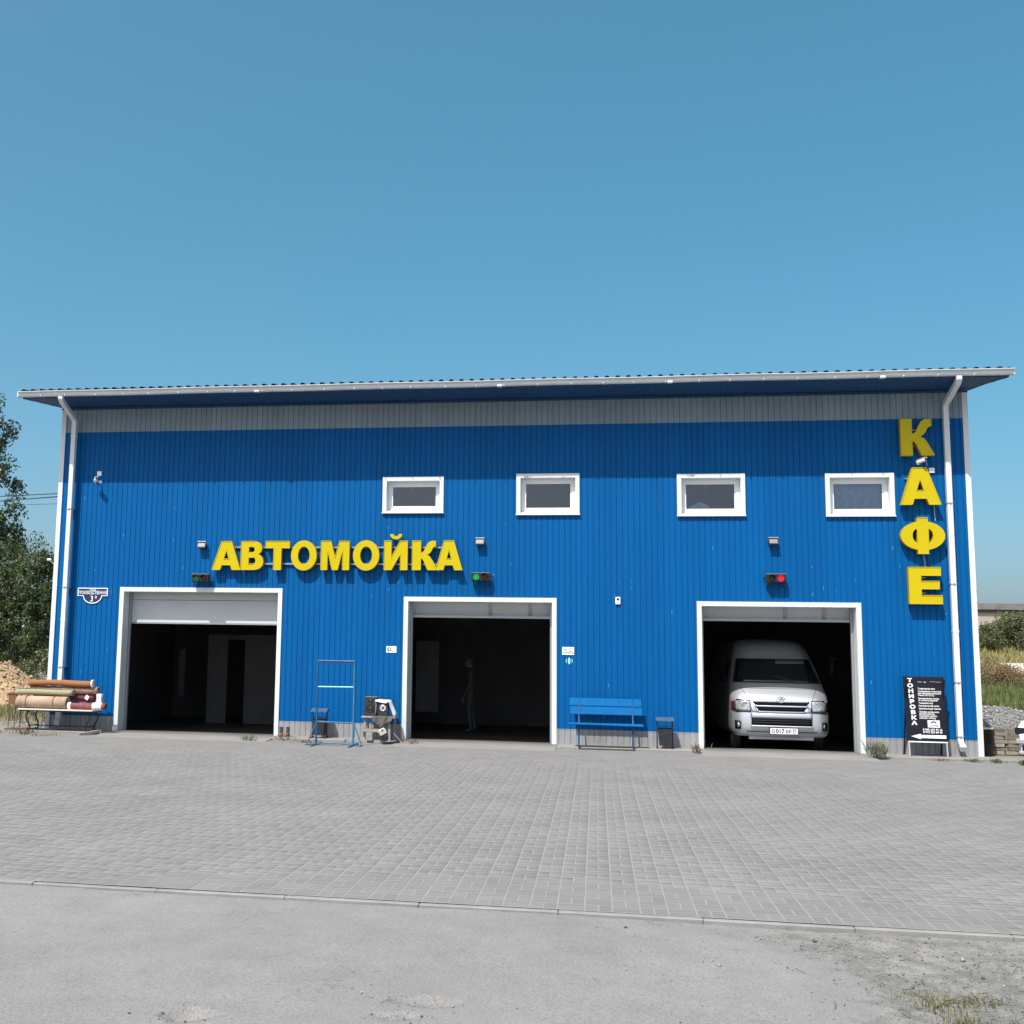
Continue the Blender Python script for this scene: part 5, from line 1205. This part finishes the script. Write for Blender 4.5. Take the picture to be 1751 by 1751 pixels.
# mirrors, under-run, wheels
for s in (-1, 1):
    mr = MB().box((s * 0.99, 1.02, 1.47), (0.11, 0.08, 0.21)).build('mirror', 'grille_black', VAN, bev=0.03)
    MB().tube([(s * 0.90, 0.92, 1.42), (s * 1.0, 0.97, 1.44)], 0.016, 8).build('mirror_arm', 'black_plastic', mr)
MB().mm((-0.62, 0.12, 0.27), (0.62, 0.35, 0.335)).build('under_tray', 'van_trim', VAN, bev=0.01)
for sx_ in (-1, 1):
    for wy in (0.95, 3.95):
        wh = MB().lathe([(0.20, -0.095), (0.30, -0.10), (0.33, -0.07), (0.335, 0.0), (0.33, 0.07), (0.30, 0.10), (0.20, 0.095)], 28, TR(sx_ * 0.80, wy, 0.335) @ RY(90)).build('tyre', 'rubber', VAN, smooth=40)
        MB().lathe([(0.19, -0.08), (0.195, 0.0), (0.19, 0.085), (0.08, 0.07)], 20, TR(sx_ * 0.80, wy, 0.335) @ RY(90 * sx_)).build('rim', 'van_trim', wh, smooth=40)

t = tag(empty('wash_hose', (7.16, 1.9, 1.72)), 'coiled hose hanging inside the right jamb of the van bay', 'hose')
for k in range(3): MB().tube([(-0.03 - 0.012 * k, (0.10 + 0.02 * k) * math.sin(a), -0.12 + (0.15 + 0.03 * k) * math.cos(a)) for a in np.linspace(0, 6.28, 22)], 0.011, 6).build('coil', 'rubber', t, smooth=True)
MB().mm((-0.03, -0.02, 0.02), (0.04, 0.02, 0.06)).build('hook', 'rubber', t)
# ================================================================== PERSON in the middle bay
def skin_body(name, verts, edges, radii, root, m_, parent, sub=2):
    me = bpy.data.meshes.new(name); me.from_pydata(verts, edges, []); o = link(me, name, parent)
    md = o.modifiers.new('skin', 'SKIN'); sv = me.skin_vertices[0].data
    for i, r in enumerate(radii): sv[i].radius = r if isinstance(r, tuple) else (r, r)
    sv[root].use_root = True
    md.use_smooth_shade = True
    o.modifiers.new('sub', 'SUBSURF').levels = sub; o.modifiers['sub'].render_levels = sub
    me.materials.append(MATS[m_]); return o
PE = tag(empty('person', (-0.70, 4.2, -0.12), 0), 'person in light clothes standing in the dark middle bay, facing left', 'person')
# profile to the left (-x is forward)
vb = [(0, 0, 0.93), (0, 0, 1.08), (0.01, 0, 1.25), (0.015, 0, 1.42), (-0.01, 0, 1.50), (-0.03, 0, 1.56),      # 0-5 pelvis..head base
      (0.015, -0.17, 1.40), (0.02, -0.21, 1.13), (-0.10, -0.21, 0.93), (-0.145, -0.20, 0.86),                  # 6-9 near arm
      (0.015, 0.17, 1.40), (0.03, 0.21, 1.13), (-0.02, 0.21, 0.90), (-0.05, 0.20, 0.83),                       # 10-13 far arm
      (0.0, -0.09, 0.86), (-0.03, -0.095, 0.50), (0.03, -0.10, 0.09), (-0.12, -0.11, 0.03),                    # 14-17
      (0.0, 0.09, 0.86), (0.03, 0.095, 0.50), (0.10, 0.10, 0.09), (-0.05, 0.11, 0.03)]
eb = [(0, 1), (1, 2), (2, 3), (3, 4), (4, 5), (3, 6), (6, 7), (7, 8), (8, 9), (3, 10), (10, 11), (11, 12), (12, 13), (0, 14), (14, 15), (15, 16), (16, 17), (0, 18), (18, 19), (19, 20), (20, 21)]
rb = [(0.12, 0.14), (0.10, 0.13), (0.115, 0.15), (0.09, 0.12), 0.055, 0.05, 0.062, 0.046, 0.036, 0.03, 0.062, 0.046, 0.036, 0.03, 0.088, 0.06, 0.042, 0.036, 0.088, 0.06, 0.042, 0.036]
skin_body('body', vb, eb, rb, 0, 'person_cloth', PE)
q = MB(); bm = bmesh.new(); bmesh.ops.create_uvsphere(bm, u_segments=20, v_segments=14, radius=1.0)
for v in bm.verts:
    x, y, z = v.co; fx = 0.098 * x; fz = 0.118 * z
    if x < 0 and z < 0: fx *= 1 + 0.12 * abs(z)
    if z < -0.3: y *= 0.86
    nose = max(0, 1 - ((z + 0.05) ** 2 * 14 + y * y * 30)) * (1 if x < 0 else 0)
    v.co = (fx - 0.028 * nose, 0.078 * y, fz)
me = bpy.data.meshes.new('head'); bm.to_mesh(me); bm.free(); me.materials.append(MATS['person_skin']); me.polygons.foreach_set('use_smooth', [True] * len(me.polygons))
hd = link(me, 'head', PE, (-0.045, 0, 1.635)); hd.rotation_euler = (0, R_(-12), 0)
bm = bmesh.new(); bmesh.ops.create_uvsphere(bm, u_segments=20, v_segments=14, radius=1.0)
for v in bm.verts: v.co = (0.106 * v.co.x + 0.012, 0.086 * v.co.y, 0.122 * max(v.co.z, -0.15 if v.co.x < 0.2 else -0.7) + 0.012)
bmesh.ops.delete(bm, geom=[v for v in bm.verts if v.co.x < -0.05 and v.co.z < 0.04], context='VERTS')
me = bpy.data.meshes.new('hair'); bm.to_mesh(me); bm.free(); me.materials.append(MATS['person_dark']); link(me, 'hair', hd)
for s in (-1, 1):
    MB().lathe([(0.006, 0), (0.02, 0.006), (0.022, 0.012)], 10, TR(0.005, s * 0.078, 0) @ RX(-90 * s)).build('ear', 'person_skin', hd, smooth=True)
    MB().lathe([(0.012, 0.0), (0.008, 0.008), (0.002, 0.011)], 10, TR(-0.082, s * 0.034, 0.012) @ RY(-90)).build('eye', 'person_dark', hd, smooth=True)
MB().mm((-0.098, -0.022, -0.058), (-0.088, 0.022, -0.052)).build('mouth', 'print_red', hd)
for s, base in ((-1, (-0.145, -0.20, 0.86)), (1, (-0.05, 0.20, 0.83))):
    bx_, by_, bz_ = base; v_ = [(bx_, by_, bz_), (bx_ - 0.012, by_, bz_ - 0.06)]; e_ = [(0, 1)]; r_ = [(0.024, 0.018), (0.026, 0.014)]
    for k in range(4):
        fx = bx_ + 0.018 - 0.017 * k; L_ = (0.062, 0.076, 0.082, 0.070)[k]; i0 = len(v_)
        v_ += [(fx, by_, bz_ - 0.085), (fx - 0.006, by_ - s * 0.006, bz_ - 0.085 - L_ * 0.55), (fx - 0.014, by_ - s * 0.018, bz_ - 0.085 - L_)]
        e_ += [(1, i0), (i0, i0 + 1), (i0 + 1, i0 + 2)]; r_ += [0.009, 0.008, 0.007]
    i0 = len(v_); v_ += [(bx_ - 0.035, by_ - s * 0.008, bz_ - 0.045), (bx_ - 0.052, by_ - s * 0.012, bz_ - 0.08)]; e_ += [(0, i0), (i0, i0 + 1)]; r_ += [0.010, 0.008]
    skin_body('hand', v_, e_, r_, 0, 'person_skin', PE, 1)

# ================================================================== PARKED CAR at the right edge
CAR = tag(empty('parked_car', (9.97, -1.62, GZ), R_(-52)), 'white parked car nosing in at the right edge', 'car')
# local -y is forward; hatchback lofted from cross-sections
def cprof(y):                                         # (sill z, belt z, roof z, half width) along the length
    return (np.interp(y, [0, .25, .6, 3.4, 3.9], [.24, .2, .18, .18, .26]), np.interp(y, [0, .1, .35, 1.0, 1.2, 3.5, 3.9], [.50, .60, .74, .88, .92, .96, .9]),
            np.interp(y, [0, .1, .35, 1.0, 1.2, 1.9, 2.9, 3.6, 3.9], [.51, .62, .77, .92, .98, 1.42, 1.45, 1.30, .95]), np.interp(y, [0, .12, .4, 1, 3.2, 3.9], [.56, .70, .80, .83, .83, .74]))
q = MB(); ys = [0, .03, .08, .15, .25, .4, .6, .8, 1.0, 1.2, 1.4, 1.65, 1.9, 2.3, 2.9, 3.3, 3.6, 3.8, 3.9]; NR = 24
for y in ys:
    s0, b_, r_, w_ = cprof(y)
    for k in range(NR):
        a = k / (NR - 1); xx = math.cos(math.pi * a)
        # half ring over the top: sill -> belt -> roof
        ax = abs(xx); zt_ = b_ + (r_ - b_) * max(0, 1 - (ax / 0.80) ** 4) ** 0.5 if ax < 0.80 else b_
        if a < 0.06 or a > 0.94: q.v.append((math.copysign(w_ * 0.94, xx), y, s0 if a in (0, 1) or a < 0.02 or a > 0.98 else (s0 + b_) / 2))
        else: q.v.append((xx * w_ * (1.0 if ax > 0.8 else 1.0), y, zt_))
for i in range(len(ys) - 1):
    for k in range(NR - 1): q.f.append((i * NR + k, i * NR + k + 1, (i + 1) * NR + k + 1, (i + 1) * NR + k)); q.mi.append(0)
    q.f.append((i * NR + NR - 1, i * NR, (i + 1) * NR, (i + 1) * NR + NR - 1)); q.mi.append(0)
q.f.append(tuple(range(NR))); q.f.append(tuple((len(ys) - 1) * NR + k for k in range(NR))[::-1]); q.mi += [0, 0]
q.build('body', 'car_white', CAR, smooth=40)
q = MB(); q.add([(-0.60, 1.22, .96), (.60, 1.22, .96), (.50, 1.86, 1.405), (-.50, 1.86, 1.405)], [(0, 1, 2, 3)]); o = q.build('windshield', 'van_glass', CAR, fix=False); o.location = (0, -0.02, 0.02); o.modifiers.new('t', 'SOLIDIFY').thickness = 0.01
MB().mm((-0.50, -0.03, 0.27), (0.50, 0.05, 0.37)).build('lower_grille', 'black_plastic', CAR, bev=0.01)
MB().mm((-0.60, -0.045, 0.385), (0.60, 0.10, 0.47)).build('bumper_bar', 'van_trim', CAR, bev=0.015)
MB().mm((-0.56, -0.04, 0.20), (0.56, 0.10, 0.262)).build('bumper_lip', 'lamp_grey', CAR, bev=0.015)
MB().mm((-0.30, -0.022, 0.50), (0.30, 0.06, 0.57)).build('grille', 'black_plastic', CAR, bev=0.008)
for s in (-1, 1):
    hl = MB().box((s * 0.55, 0.13, 0.60), (0.26, 0.16, 0.12), (RZ(s * -22)).to_3x3()).build('headlight', 'van_glass', CAR, bev=0.02)
    for wy in (0.72, 3.2):
        wh = MB().lathe([(0.17, -0.08), (0.26, -0.085), (0.285, -0.06), (0.285, 0.06), (0.26, 0.085), (0.17, 0.08)], 26, TR(s * 0.74, wy, 0.285) @ RY(90)).build('tyre', 'rubber', CAR, smooth=40)
        MB().lathe([(0.165, -0.07), (0.17, 0.075), (0.06, 0.06)], 18, TR(s * 0.74, wy, 0.285) @ RY(90 * s)).build('rim', 'van_trim', wh, smooth=40)

# ================================================================== RIGHT OF THE BUILDING
st = tag(empty('brick_stack', (0, 0, 0)), 'low stack of pale bricks right of the building, half in shade', 'bricks')
bmz = MB().mm((-0.122, -0.058, 0), (0.122, 0.058, 0.068)); bo = bmz.build('brick', 'brick', st, bev=0.004); first = True
bricks = []
for c in range(7):
    for row in range(2):
        x = 10.12 + (0.06 if c % 2 else 0.0)
        while x < 12.4:
            if random.random() > 0.16 or c == 0: bricks.append((x + random.uniform(-0.012, 0.012), 1.50 + row * 0.13 + random.uniform(-0.018, 0.012), GZ - 0.01 + c * 0.0735, random.uniform(-0.16, 0.16)))
            x += 0.262
for k, (x, y, z, a) in enumerate(bricks):
    o = bo if k == 0 else bo.copy()
    if k: COL.objects.link(o)
    o.location = (x, y, z); o.rotation_euler = (random.uniform(-0.01, 0.01), random.uniform(-0.01, 0.01), a); o.parent = st
t = tag(empty('black_barrel', (9.70, 1.22, -0.03)), 'black barrel with pale rim in the shade beside the right corner', 'barrel')
MB().lathe([(0.24, 0.0), (0.26, 0.03), (0.27, 0.25), (0.26, 0.48), (0.245, 0.485), (0.25, 0.25), (0.22, 0.05)], 28).build('drum', 'black_plastic', t, smooth=40)
MB().lathe([(0.258, 0.48), (0.275, 0.485), (0.275, 0.505), (0.25, 0.508), (0.245, 0.486)], 28).build('rim', 'cam_white', t, smooth=40)

def leaves(n, centers, radii, size, zsq=1.0, tilt=None):
    """small folded leaf quads scattered round clump centres: returns V,F,shade"""
    k = rng.integers(0, len(centers), n); c = centers[k]; r = radii[k]
    d = rng.normal(size=(n, 3)); d /= np.linalg.norm(d, axis=1)[:, None]; d *= (rng.random(n) ** 0.45)[:, None]
    P = c + d * r[:, None] * np.array([1, 1, zsq])
    a = rng.normal(size=(n, 3)); a /= np.linalg.norm(a, axis=1)[:, None]
    b = rng.normal(size=(n, 3)); b -= a * (a * b).sum(1)[:, None]; b /= np.linalg.norm(b, axis=1)[:, None]
    s = size * rng.uniform(0.6, 1.35, n)
    a *= s[:, None]; b *= (s * 0.62)[:, None]; nn = np.cross(a, b); nn /= np.linalg.norm(nn, axis=1)[:, None]
    V = np.stack([P - a * 0.5, P + b * 0.5 + nn * s[:, None] * 0.12, P + a * 0.6, P - b * 0.5 + nn * s[:, None] * 0.12], 1)
    F = (np.array([0, 1, 2, 3])[None] + 4 * np.arange(n)[:, None])
    clump = rng.random(len(centers))
    return V.reshape(-1, 3), F, np.clip(clump[k] * 0.55 + rng.random(n) * 0.45, 0, 1)
def tree(name, label, loc, h, crown, n_cl, n_leaf, leaf, m_, tr=0.16, clr=0.55, cat='tree', group=None, lean=0.0):
    """crown = list of (cx,cy,cz,rx,ry,rz) ellipsoids relative to loc"""
    t = tag(empty(name, loc), label, cat, group)
    vol = np.array([c[3] * c[4] * c[5] for c in crown]); w_ = vol / vol.sum(); cs = []
    for k, c in enumerate(crown):
        m2 = max(3, int(n_cl * w_[k])); d = rng.normal(size=(m2, 3)); d /= np.linalg.norm(d, axis=1)[:, None]
        d *= (0.45 + 0.55 * rng.random(m2) ** 0.6)[:, None]
        cs.append(np.array(c[:3]) + d * np.array(c[3:]))
    cs = np.concatenate(cs); rad = clr * rng.uniform(0.55, 1.3, len(cs))
    V, F, sh = leaves(n_leaf, cs, rad, leaf)
    np_mesh('crown', V, F, m_, sh, t)
    q = MB(); top = h * 0.86
    tp = [(lean * (z / h) + 0.05 * math.sin(z), 0.04 * math.cos(z * 1.3), z) for z in np.linspace(-0.2, top, 10)]
    q.tube(tp, [tr * (1 - 0.85 * i / 9) for i in range(10)], 9)
    pick = rng.choice(len(cs), min(len(cs), 42), replace=False)
    for i in pick:
        c = cs[i]; z0 = max(0.25 * h * 0.6, min(top * 0.95, c[2] - 0.35 * np.hypot(c[0], c[1]) - 0.3)); x0 = np.interp(z0, [p[2] for p in tp], [p[0] for p in tp])
        s_ = Vector((x0, 0, z0)); e_ = Vector(c); mid = (s_ + e_) / 2 + Vector((0, 0, 0.12 * (e_ - s_).length))
        q.tube([s_, mid, e_], [tr * 0.28, tr * 0.16, tr * 0.05], 5, cap=False)
    q.build('trunk', 'bark', t, smooth=True, fix=False)
    return t
# ---- left: poplars and broadleaved trees
tree('poplar_tree', 'tall poplar cut by the left edge of the picture', (-26.1, 25.0, -0.9), 14.6, [(0.0, 0, 12.0, 1.35, 1.4, 2.3), (0.15, 0, 9.2, 1.75, 1.7, 2.4), (0.3, 0, 6.2, 1.9, 1.9, 2.4), (1.3, -.3, 8.5, .9, .9, .9), (0.2, 0, 3.3, 1.7, 1.7, 1.6)], 150, 21000, 0.15, 'leaf_dark', 0.24, 0.52)
tree('broadleaf_tree', 'broad dark green tree behind the sand heap', (-23.4, 23.5, -0.1), 6.9, [(0.1, 0, 4.4, 1.7, 1.6, 1.9), (-1.2, 0.2, 3.4, 1.5, 1.5, 2.0), (0.2, 0.0, 2.3, 1.9, 1.7, 1.9), (0.55, 0, 6.0, .6, .6, .8)], 130, 17000, 0.13, 'leaf_mid', 0.2, 0.5)
tree('broadleaf_tree', 'dark green tree crowding the left wall of the building', (-20.6, 22.5, -0.1), 6.6, [(0.1, 0, 4.4, 1.5, 1.4, 1.8), (0.2, 0, 2.4, 1.7, 1.5, 1.9), (-0.5, 0, 5.4, .8, .8, .8)], 100, 14000, 0.13, 'leaf_dark', 0.17, 0.48)
tree('broadleaf_tree', 'leafy tree filling the gap under the tall poplar', (-27.4, 27.5, -0.1), 6.5, [(0, 0, 4.2, 2.2, 1.6, 2.3), (1.5, 0, 2.4, 2.2, 1.6, 2.2), (3.8, 0.8, 2.6, 2.0, 1.3, 2.4)], 110, 15000, 0.15, 'leaf_dark', 0.2, 0.55)
tree('leafy_shrub', 'grey-green shrub at the foot of the trees beside the wall', (-17.8, 16.5, -0.1), 1.7, [(0, 0, 0.8, 1.2, .9, .8), (1.5, .2, .7, 1.0, .8, .75), (-1.3, .1, .6, .9, .8, .6)], 50, 7000, 0.075, 'leaf_bush', 0.05, 0.32, cat='shrub')

# sand heap with clods
SH = tag(empty('sand_heap', (-16.9, 10.2, -0.06)), 'tan heap of sand and clods at the left edge', 'sand heap')
def sand_z(X, Y):
    r = np.sqrt((X / 2.6) ** 2 + (Y / 2.0) ** 2); return np.maximum(-0.05, 1.32 * np.clip(1.15 - r, -0.2, 0.80) / 0.80 * 0.92 + 0.05 * vnoise(X, Y, 2.6, 3) + 0.02 * vnoise(X, Y, 7.0, 5))
o = grid_sheet('heap', np.linspace(-3.3, 3.3, 90), np.linspace(-2.6, 2.6, 70), sand_z, 'sand'); o.parent = SH
n = 1700; X = rng.normal(0.2, 1.3, n); Y = rng.normal(-0.7, 0.8, n); r = rng.lognormal(-3.6, 0.6, n).clip(0.012, 0.11)
o = stones('clods', np.stack([X, Y, sand_z(X, Y) + r * 0.3], 1), r, 'clod', parent=SH); tag(o, kind='stuff')

def blades(name, X, Y, zf, h, wd, m_, label=None, cat='grass', parent=None, spread=0.5):
    n = len(X); a = rng.uniform(0, 6.28, n); hh = h * rng.uniform(0.5, 1.4, n); l = spread * hh * rng.uniform(0.2, 1, n)
    z = zf(X, Y); dx, dy = np.cos(a), np.sin(a); px, py = -dy * wd, dx * wd
    V = np.stack([P3(X - px, Y - py, z - 0.01), P3(X + px, Y + py, z - 0.01), P3(X + dx * l * .5 + px * .6, Y + dy * l * .5 + py * .6, z + hh * .6), P3(X + dx * l, Y + dy * l, z + hh)], 1)
    F = np.array([0, 1, 2, 3])[None] + 4 * np.arange(n)[:, None]
    o = np_mesh(name, V.reshape(-1, 3), F, m_, rng.random(n), parent)
    if label: tag(o, label, cat, kind='stuff')
    return o
n = 9000; X = rng.uniform(-20, -9.9, n); Y = rng.uniform(3.0, 16, n)
blades('grass', X, Y, earth_z, 0.16, 0.012, 'grass', 'green grass strip behind the carpet table')
n = 2500; X = rng.uniform(-18, -9.9, n); Y = rng.uniform(2.0, 9, n)
blades('dry_grass', X, Y, earth_z, 0.14, 0.010, 'dry_grass', 'dry yellowish grass left of the building')
# pale gravel ground left of the wall
n = 2500; X = rng.uniform(-13, -9.6, n); Y = rng.uniform(-0.3, 4.5, n); r = rng.lognormal(-4.3, 0.4, n).clip(0.006, 0.05)
tag(stones('crushed_stone', np.stack([X, Y, earth_z(X, Y) + r * 0.3], 1), r, 'stone'), 'pale crushed stone beside the left wall', 'gravel', kind='stuff')

# ---- right: gravel mound, grass slope, dry weeds, concrete path, bushes, far buildings
GM = tag(empty('gravel_heap', (12.6, 9.6, 0.0)), 'grey gravel heap beyond the right corner of the building', 'gravel heap')
def gmz(X, Y): return np.interp(np.sqrt(((X + 0.4) / 3.2) ** 2 + (Y / 2.6) ** 2), [0, .25, 1.0, 1.3], [0.62, 0.54, 0.0, -0.1]) + 0.03 * vnoise(X, Y, 3.0, 2)
o = grid_sheet('mound', np.linspace(-4, 4.2, 60), np.linspace(-3.2, 3.2, 50), gmz, 'dirt'); o.parent = GM
n = 16000; X = rng.uniform(-4, 4, n); Y = rng.uniform(-3.1, 2.5, n); r = rng.lognormal(-3.7, 0.35, n).clip(0.012, 0.07)
o = stones('stones', np.stack([X, Y, gmz(X, Y) + r * 0.35], 1), r, 'gravel', parent=GM); tag(o, kind='stuff')
n = 5000; X = rng.uniform(9.6, 16, n); Y = rng.uniform(2.2, 6.5, n)
blades('verge_grass', X, Y, hill_z, 0.12, 0.010, 'dry_grass', 'thin dry grass between the bricks and the gravel heap')
n = 30000; X = rng.uniform(11, 30, n); Y = rng.uniform(12, 40, n)
blades('slope_grass', X, Y, hill_z, 0.26, 0.022, 'grass', 'green grass on the slope right of the building')
n = 16000; X = rng.uniform(18, 46, n); Y = rng.uniform(40, 75, n)
blades('upper_grass', X, Y, hill_z, 0.38, 0.035, 'dry_grass', 'yellowish grass on the upper slope below the bushes')
def weed_bush(x, y, w_, d_, h_, n, m_, label, leaf=0.07, cat='shrub', grp=None):
    z = float(hill_z(np.array([x]), np.array([y]))[0])
    return tree('shrub', label, (x, y, z), h_, [(0, 0, h_ * .5, w_, d_, h_ * .5)], 40, n, leaf, m_, 0.05, 0.4, cat, grp)
weed_bush(18.3, 30.5, 1.3, 1.2, 1.45, 7000, 'weed_brown', 'brown dried weeds on the slope against the building corner', 0.055)
weed_bush(20.0, 31.0, 0.9, 1.0, 0.85, 5000, 'weed_brown', 'brown dried weeds in front of the pale concrete path', 0.055)
q = MB(); q.add([(24.3, 41.0, 1.02), (34, 38.5, 1.0), (40, 46, 1.85), (25.3, 47.5, 1.72)], [(0, 1, 2, 3)])
o = q.build('path', 'slab', fix=False); o.modifiers.new('t', 'SOLIDIFY').thickness = 0.3; tag(o, kind='structure')
tree('rounded_bush', 'large rounded bush right of the building before the long low building', (31.6, 62.5, 2.4), 3.0, [(0.1, 0, 1.3, 2.2, 1.5, 1.35), (-.6, 0, 1.9, 1.2, 1.0, .8)], 90, 15000, 0.12, 'leaf_bush', 0.12, 0.6, 'bush')
tree('rounded_bush', 'smaller dusty bush hugging the white corner trim', (28.7, 60.5, 2.3), 1.9, [(0, 0, .9, 1.0, 1.0, .95)], 40, 6000, 0.11, 'leaf_bush', 0.1, 0.45, 'bush')
tree('rounded_bush', 'bush at the far right edge beyond the concrete path', (34.6, 62.0, 2.4), 2.6, [(0, 0, 1.2, 1.8, 1.4, 1.2)], 60, 9000, 0.12, 'leaf_bush', 0.12, 0.55, 'bush')
FB = tag(empty('far_building', (46.0, 118.0, 4.6)), 'long low far building with flat dark roof on the right horizon', 'building')
MB().mm((0, 0, -0.5), (60, 12, 3.25)).build('wall', 'far_wall', FB)
MB().mm((-0.4, -0.5, 3.25), (60.4, 12.5, 3.95)).build('roof', 'far_roof', FB)
MB().mm((-0.2, -0.25, 2.95), (60.2, -0.01, 3.10)).build('cornice', 'far_dark', FB)
for k in range(6): MB().mm((2.3 + k * 8.6, -0.03, 0.2), (9.3 + k * 8.6, 0.01, 2.1)).build('window_band', 'far_dark', FB)
tree('poplar_tree', 'distant poplar rising over the far low building', (51.6, 138.0, 5.3), 6.2, [(0, 0, 4.4, .75, .7, 1.7), (-1.6, 0, 3.4, .8, .7, 1.5), (2.2, 0, 2.9, 1.2, .7, .6)], 50, 6000, 0.28, 'leaf_dark', 0.16, 0.55)

# weeds growing at the foot of the wall and in the broken asphalt
def weed(x, y, z, h, n, label, m_='weed', wd=0.006, rad=0.1, stems=7):
    t = tag(empty('weed', (x, y, z)), label, 'weed', None)
    X = rng.normal(0, rad * 0.5, n); Y = rng.normal(0, rad * 0.5, n)
    blades('leaves', X, Y, lambda a, b: 0 * a + rng.uniform(0, h * 0.45, len(a)), h * 0.55, wd, m_, parent=t, spread=0.9)
    q = MB()
    for k in range(stems):
        a = random.uniform(0, 6.28); l = random.uniform(0.3, 1) * rad; hh = h * random.uniform(0.6, 1.1)
        q.tube([(0.2 * l * math.cos(a), 0.2 * l * math.sin(a), -0.01), (0.5 * l * math.cos(a), 0.5 * l * math.sin(a), hh * 0.55), (l * math.cos(a), l * math.sin(a), hh)], [0.004, 0.003, 0.0015], 5, cap=False)
    q.build('stems', m_, t, fix=False)
weed(7.36, -0.70, -0.02, 0.30, 300, 'bushy grey-green weed at the right foot of the van bay', 'weed_grey', 0.005, 0.15, 12)
weed(4.14, -0.66, -0.02, 0.16, 70, 'small dry weed at the left foot of the van bay', 'weed_brown', rad=0.1)
weed(-1.30, -0.70, -0.02, 0.08, 60, 'small dry weed inside the left foot of the middle bay', 'weed_brown', rad=0.2)
weed(-4.55, -0.95, -0.04, 0.11, 50, 'straggly weed just left of the boots', rad=0.18, stems=9)
weed(-3.85, -0.70, -0.03, 0.09, 45, 'thin trailing weed just right of the boots', 'weed_brown', rad=0.3, stems=9)
weed(-3.35, -0.95, -0.05, 0.06, 140, 'flat dry weed in the paving before the left litter bin', 'weed_brown', rad=0.32)
weed(-9.25, -1.15, -0.04, 0.10, 110, 'greenish weed tuft in front of the carpet table', 'weed', rad=0.28)
weed(-8.75, -1.30, -0.05, 0.06, 90, 'dry weed tuft right of the green one before the table', 'dry_grass', rad=0.3)
weed(-10.0, -1.0, -0.04, 0.09, 80, 'dry weed tuft in front of the rusty stand', 'dry_grass', rad=0.25)
weed(9.00, -0.68, -0.04, 0.06, 110, 'low weed in the joint before the right downpipe', rad=0.14)
weed(9.38, -0.72, -0.04, 0.075, 110, 'low weed in the joint before the right corner trim', rad=0.12)
weed(8.45, -0.66, -0.04, 0.05, 70, 'tiny weed in the joint before the black sign board', 'weed_brown', rad=0.2)
weed(9.85, -0.85, -0.04, 0.07, 110, 'low weed between the right corner and the white car', 'dry_grass', rad=0.16)
for gx, gy, gh, gn, gr, gl in ((4.08, -16.08, 0.035, 420, 0.24, 'olive grass tuft in the middle of the broken asphalt corner'), (4.34, -16.00, 0.03, 160, 0.18, 'smaller tuft right of the olive grass tuft in the broken corner'),
                           (4.52, -16.72, 0.05, 900, 0.26, 'yellow-green grass tuft at the lower right corner of the picture'), (4.13, -16.42, 0.03, 180, 0.12, 'sparse low tuft just left of the corner grass')):
    weed(gx, gy, -0.092, gh, gn, gl, 'tuft', 0.0022, gr, 6)

# twigs and dry stalks scattered over the broken corner
q = MB()
for k in range(60):
    x = random.gauss(4.4, 0.45); y = random.gauss(-15.9, 0.45)
    if y > -14.75: continue
    a = random.uniform(0, 6.28); l = random.uniform(0.02, 0.10); z = float(asph_z(np.array([x]), np.array([y]))[0]) + 0.004
    q.tube([(x, y, z), (x + l * 0.5 * math.cos(a), y + l * 0.5 * math.sin(a), z + random.uniform(0, 0.02)), (x + l * math.cos(a + 0.2), y + l * math.sin(a + 0.2), z + random.uniform(0, 0.03))], random.uniform(0.0008, 0.002), 5)
tag(q.build('dry_twigs', 'weed_brown', fix=False), 'dry twigs and stalks strewn over the broken asphalt corner', 'twigs', kind='stuff')
# chips and scuffs in the facade paint
q = MB()
for k in range(150):
    x = random.uniform(-9.2, 9.2); z = random.choice((random.uniform(0.4, 3.3), random.uniform(2.9, 3.6), random.uniform(0.4, 5.2)))
    if any(o_[0] - 0.12 < x < o_[1] + 0.12 and o_[2] - 0.12 < z < o_[3] + 0.12 for o_ in opens): continue
    x = XL + round((x - XL - 0.045) / PITCHR) * PITCHR + 0.045 + random.uniform(-0.025, 0.025); w_, h_ = random.uniform(0.003, 0.010), random.choice((random.uniform(0.004, 0.015), random.uniform(0.03, 0.09)))
    q.add([(x, -0.0129, z), (x + w_, -0.0129, z + 0.002), (x + w_ * 0.8, -0.0129, z + h_), (x - 0.002, -0.0129, z + h_ * 0.8)], [(0, 1, 2, 3)])
tag(q.build('paint_chip', 'scuff', B, fix=False), kind='stuff')
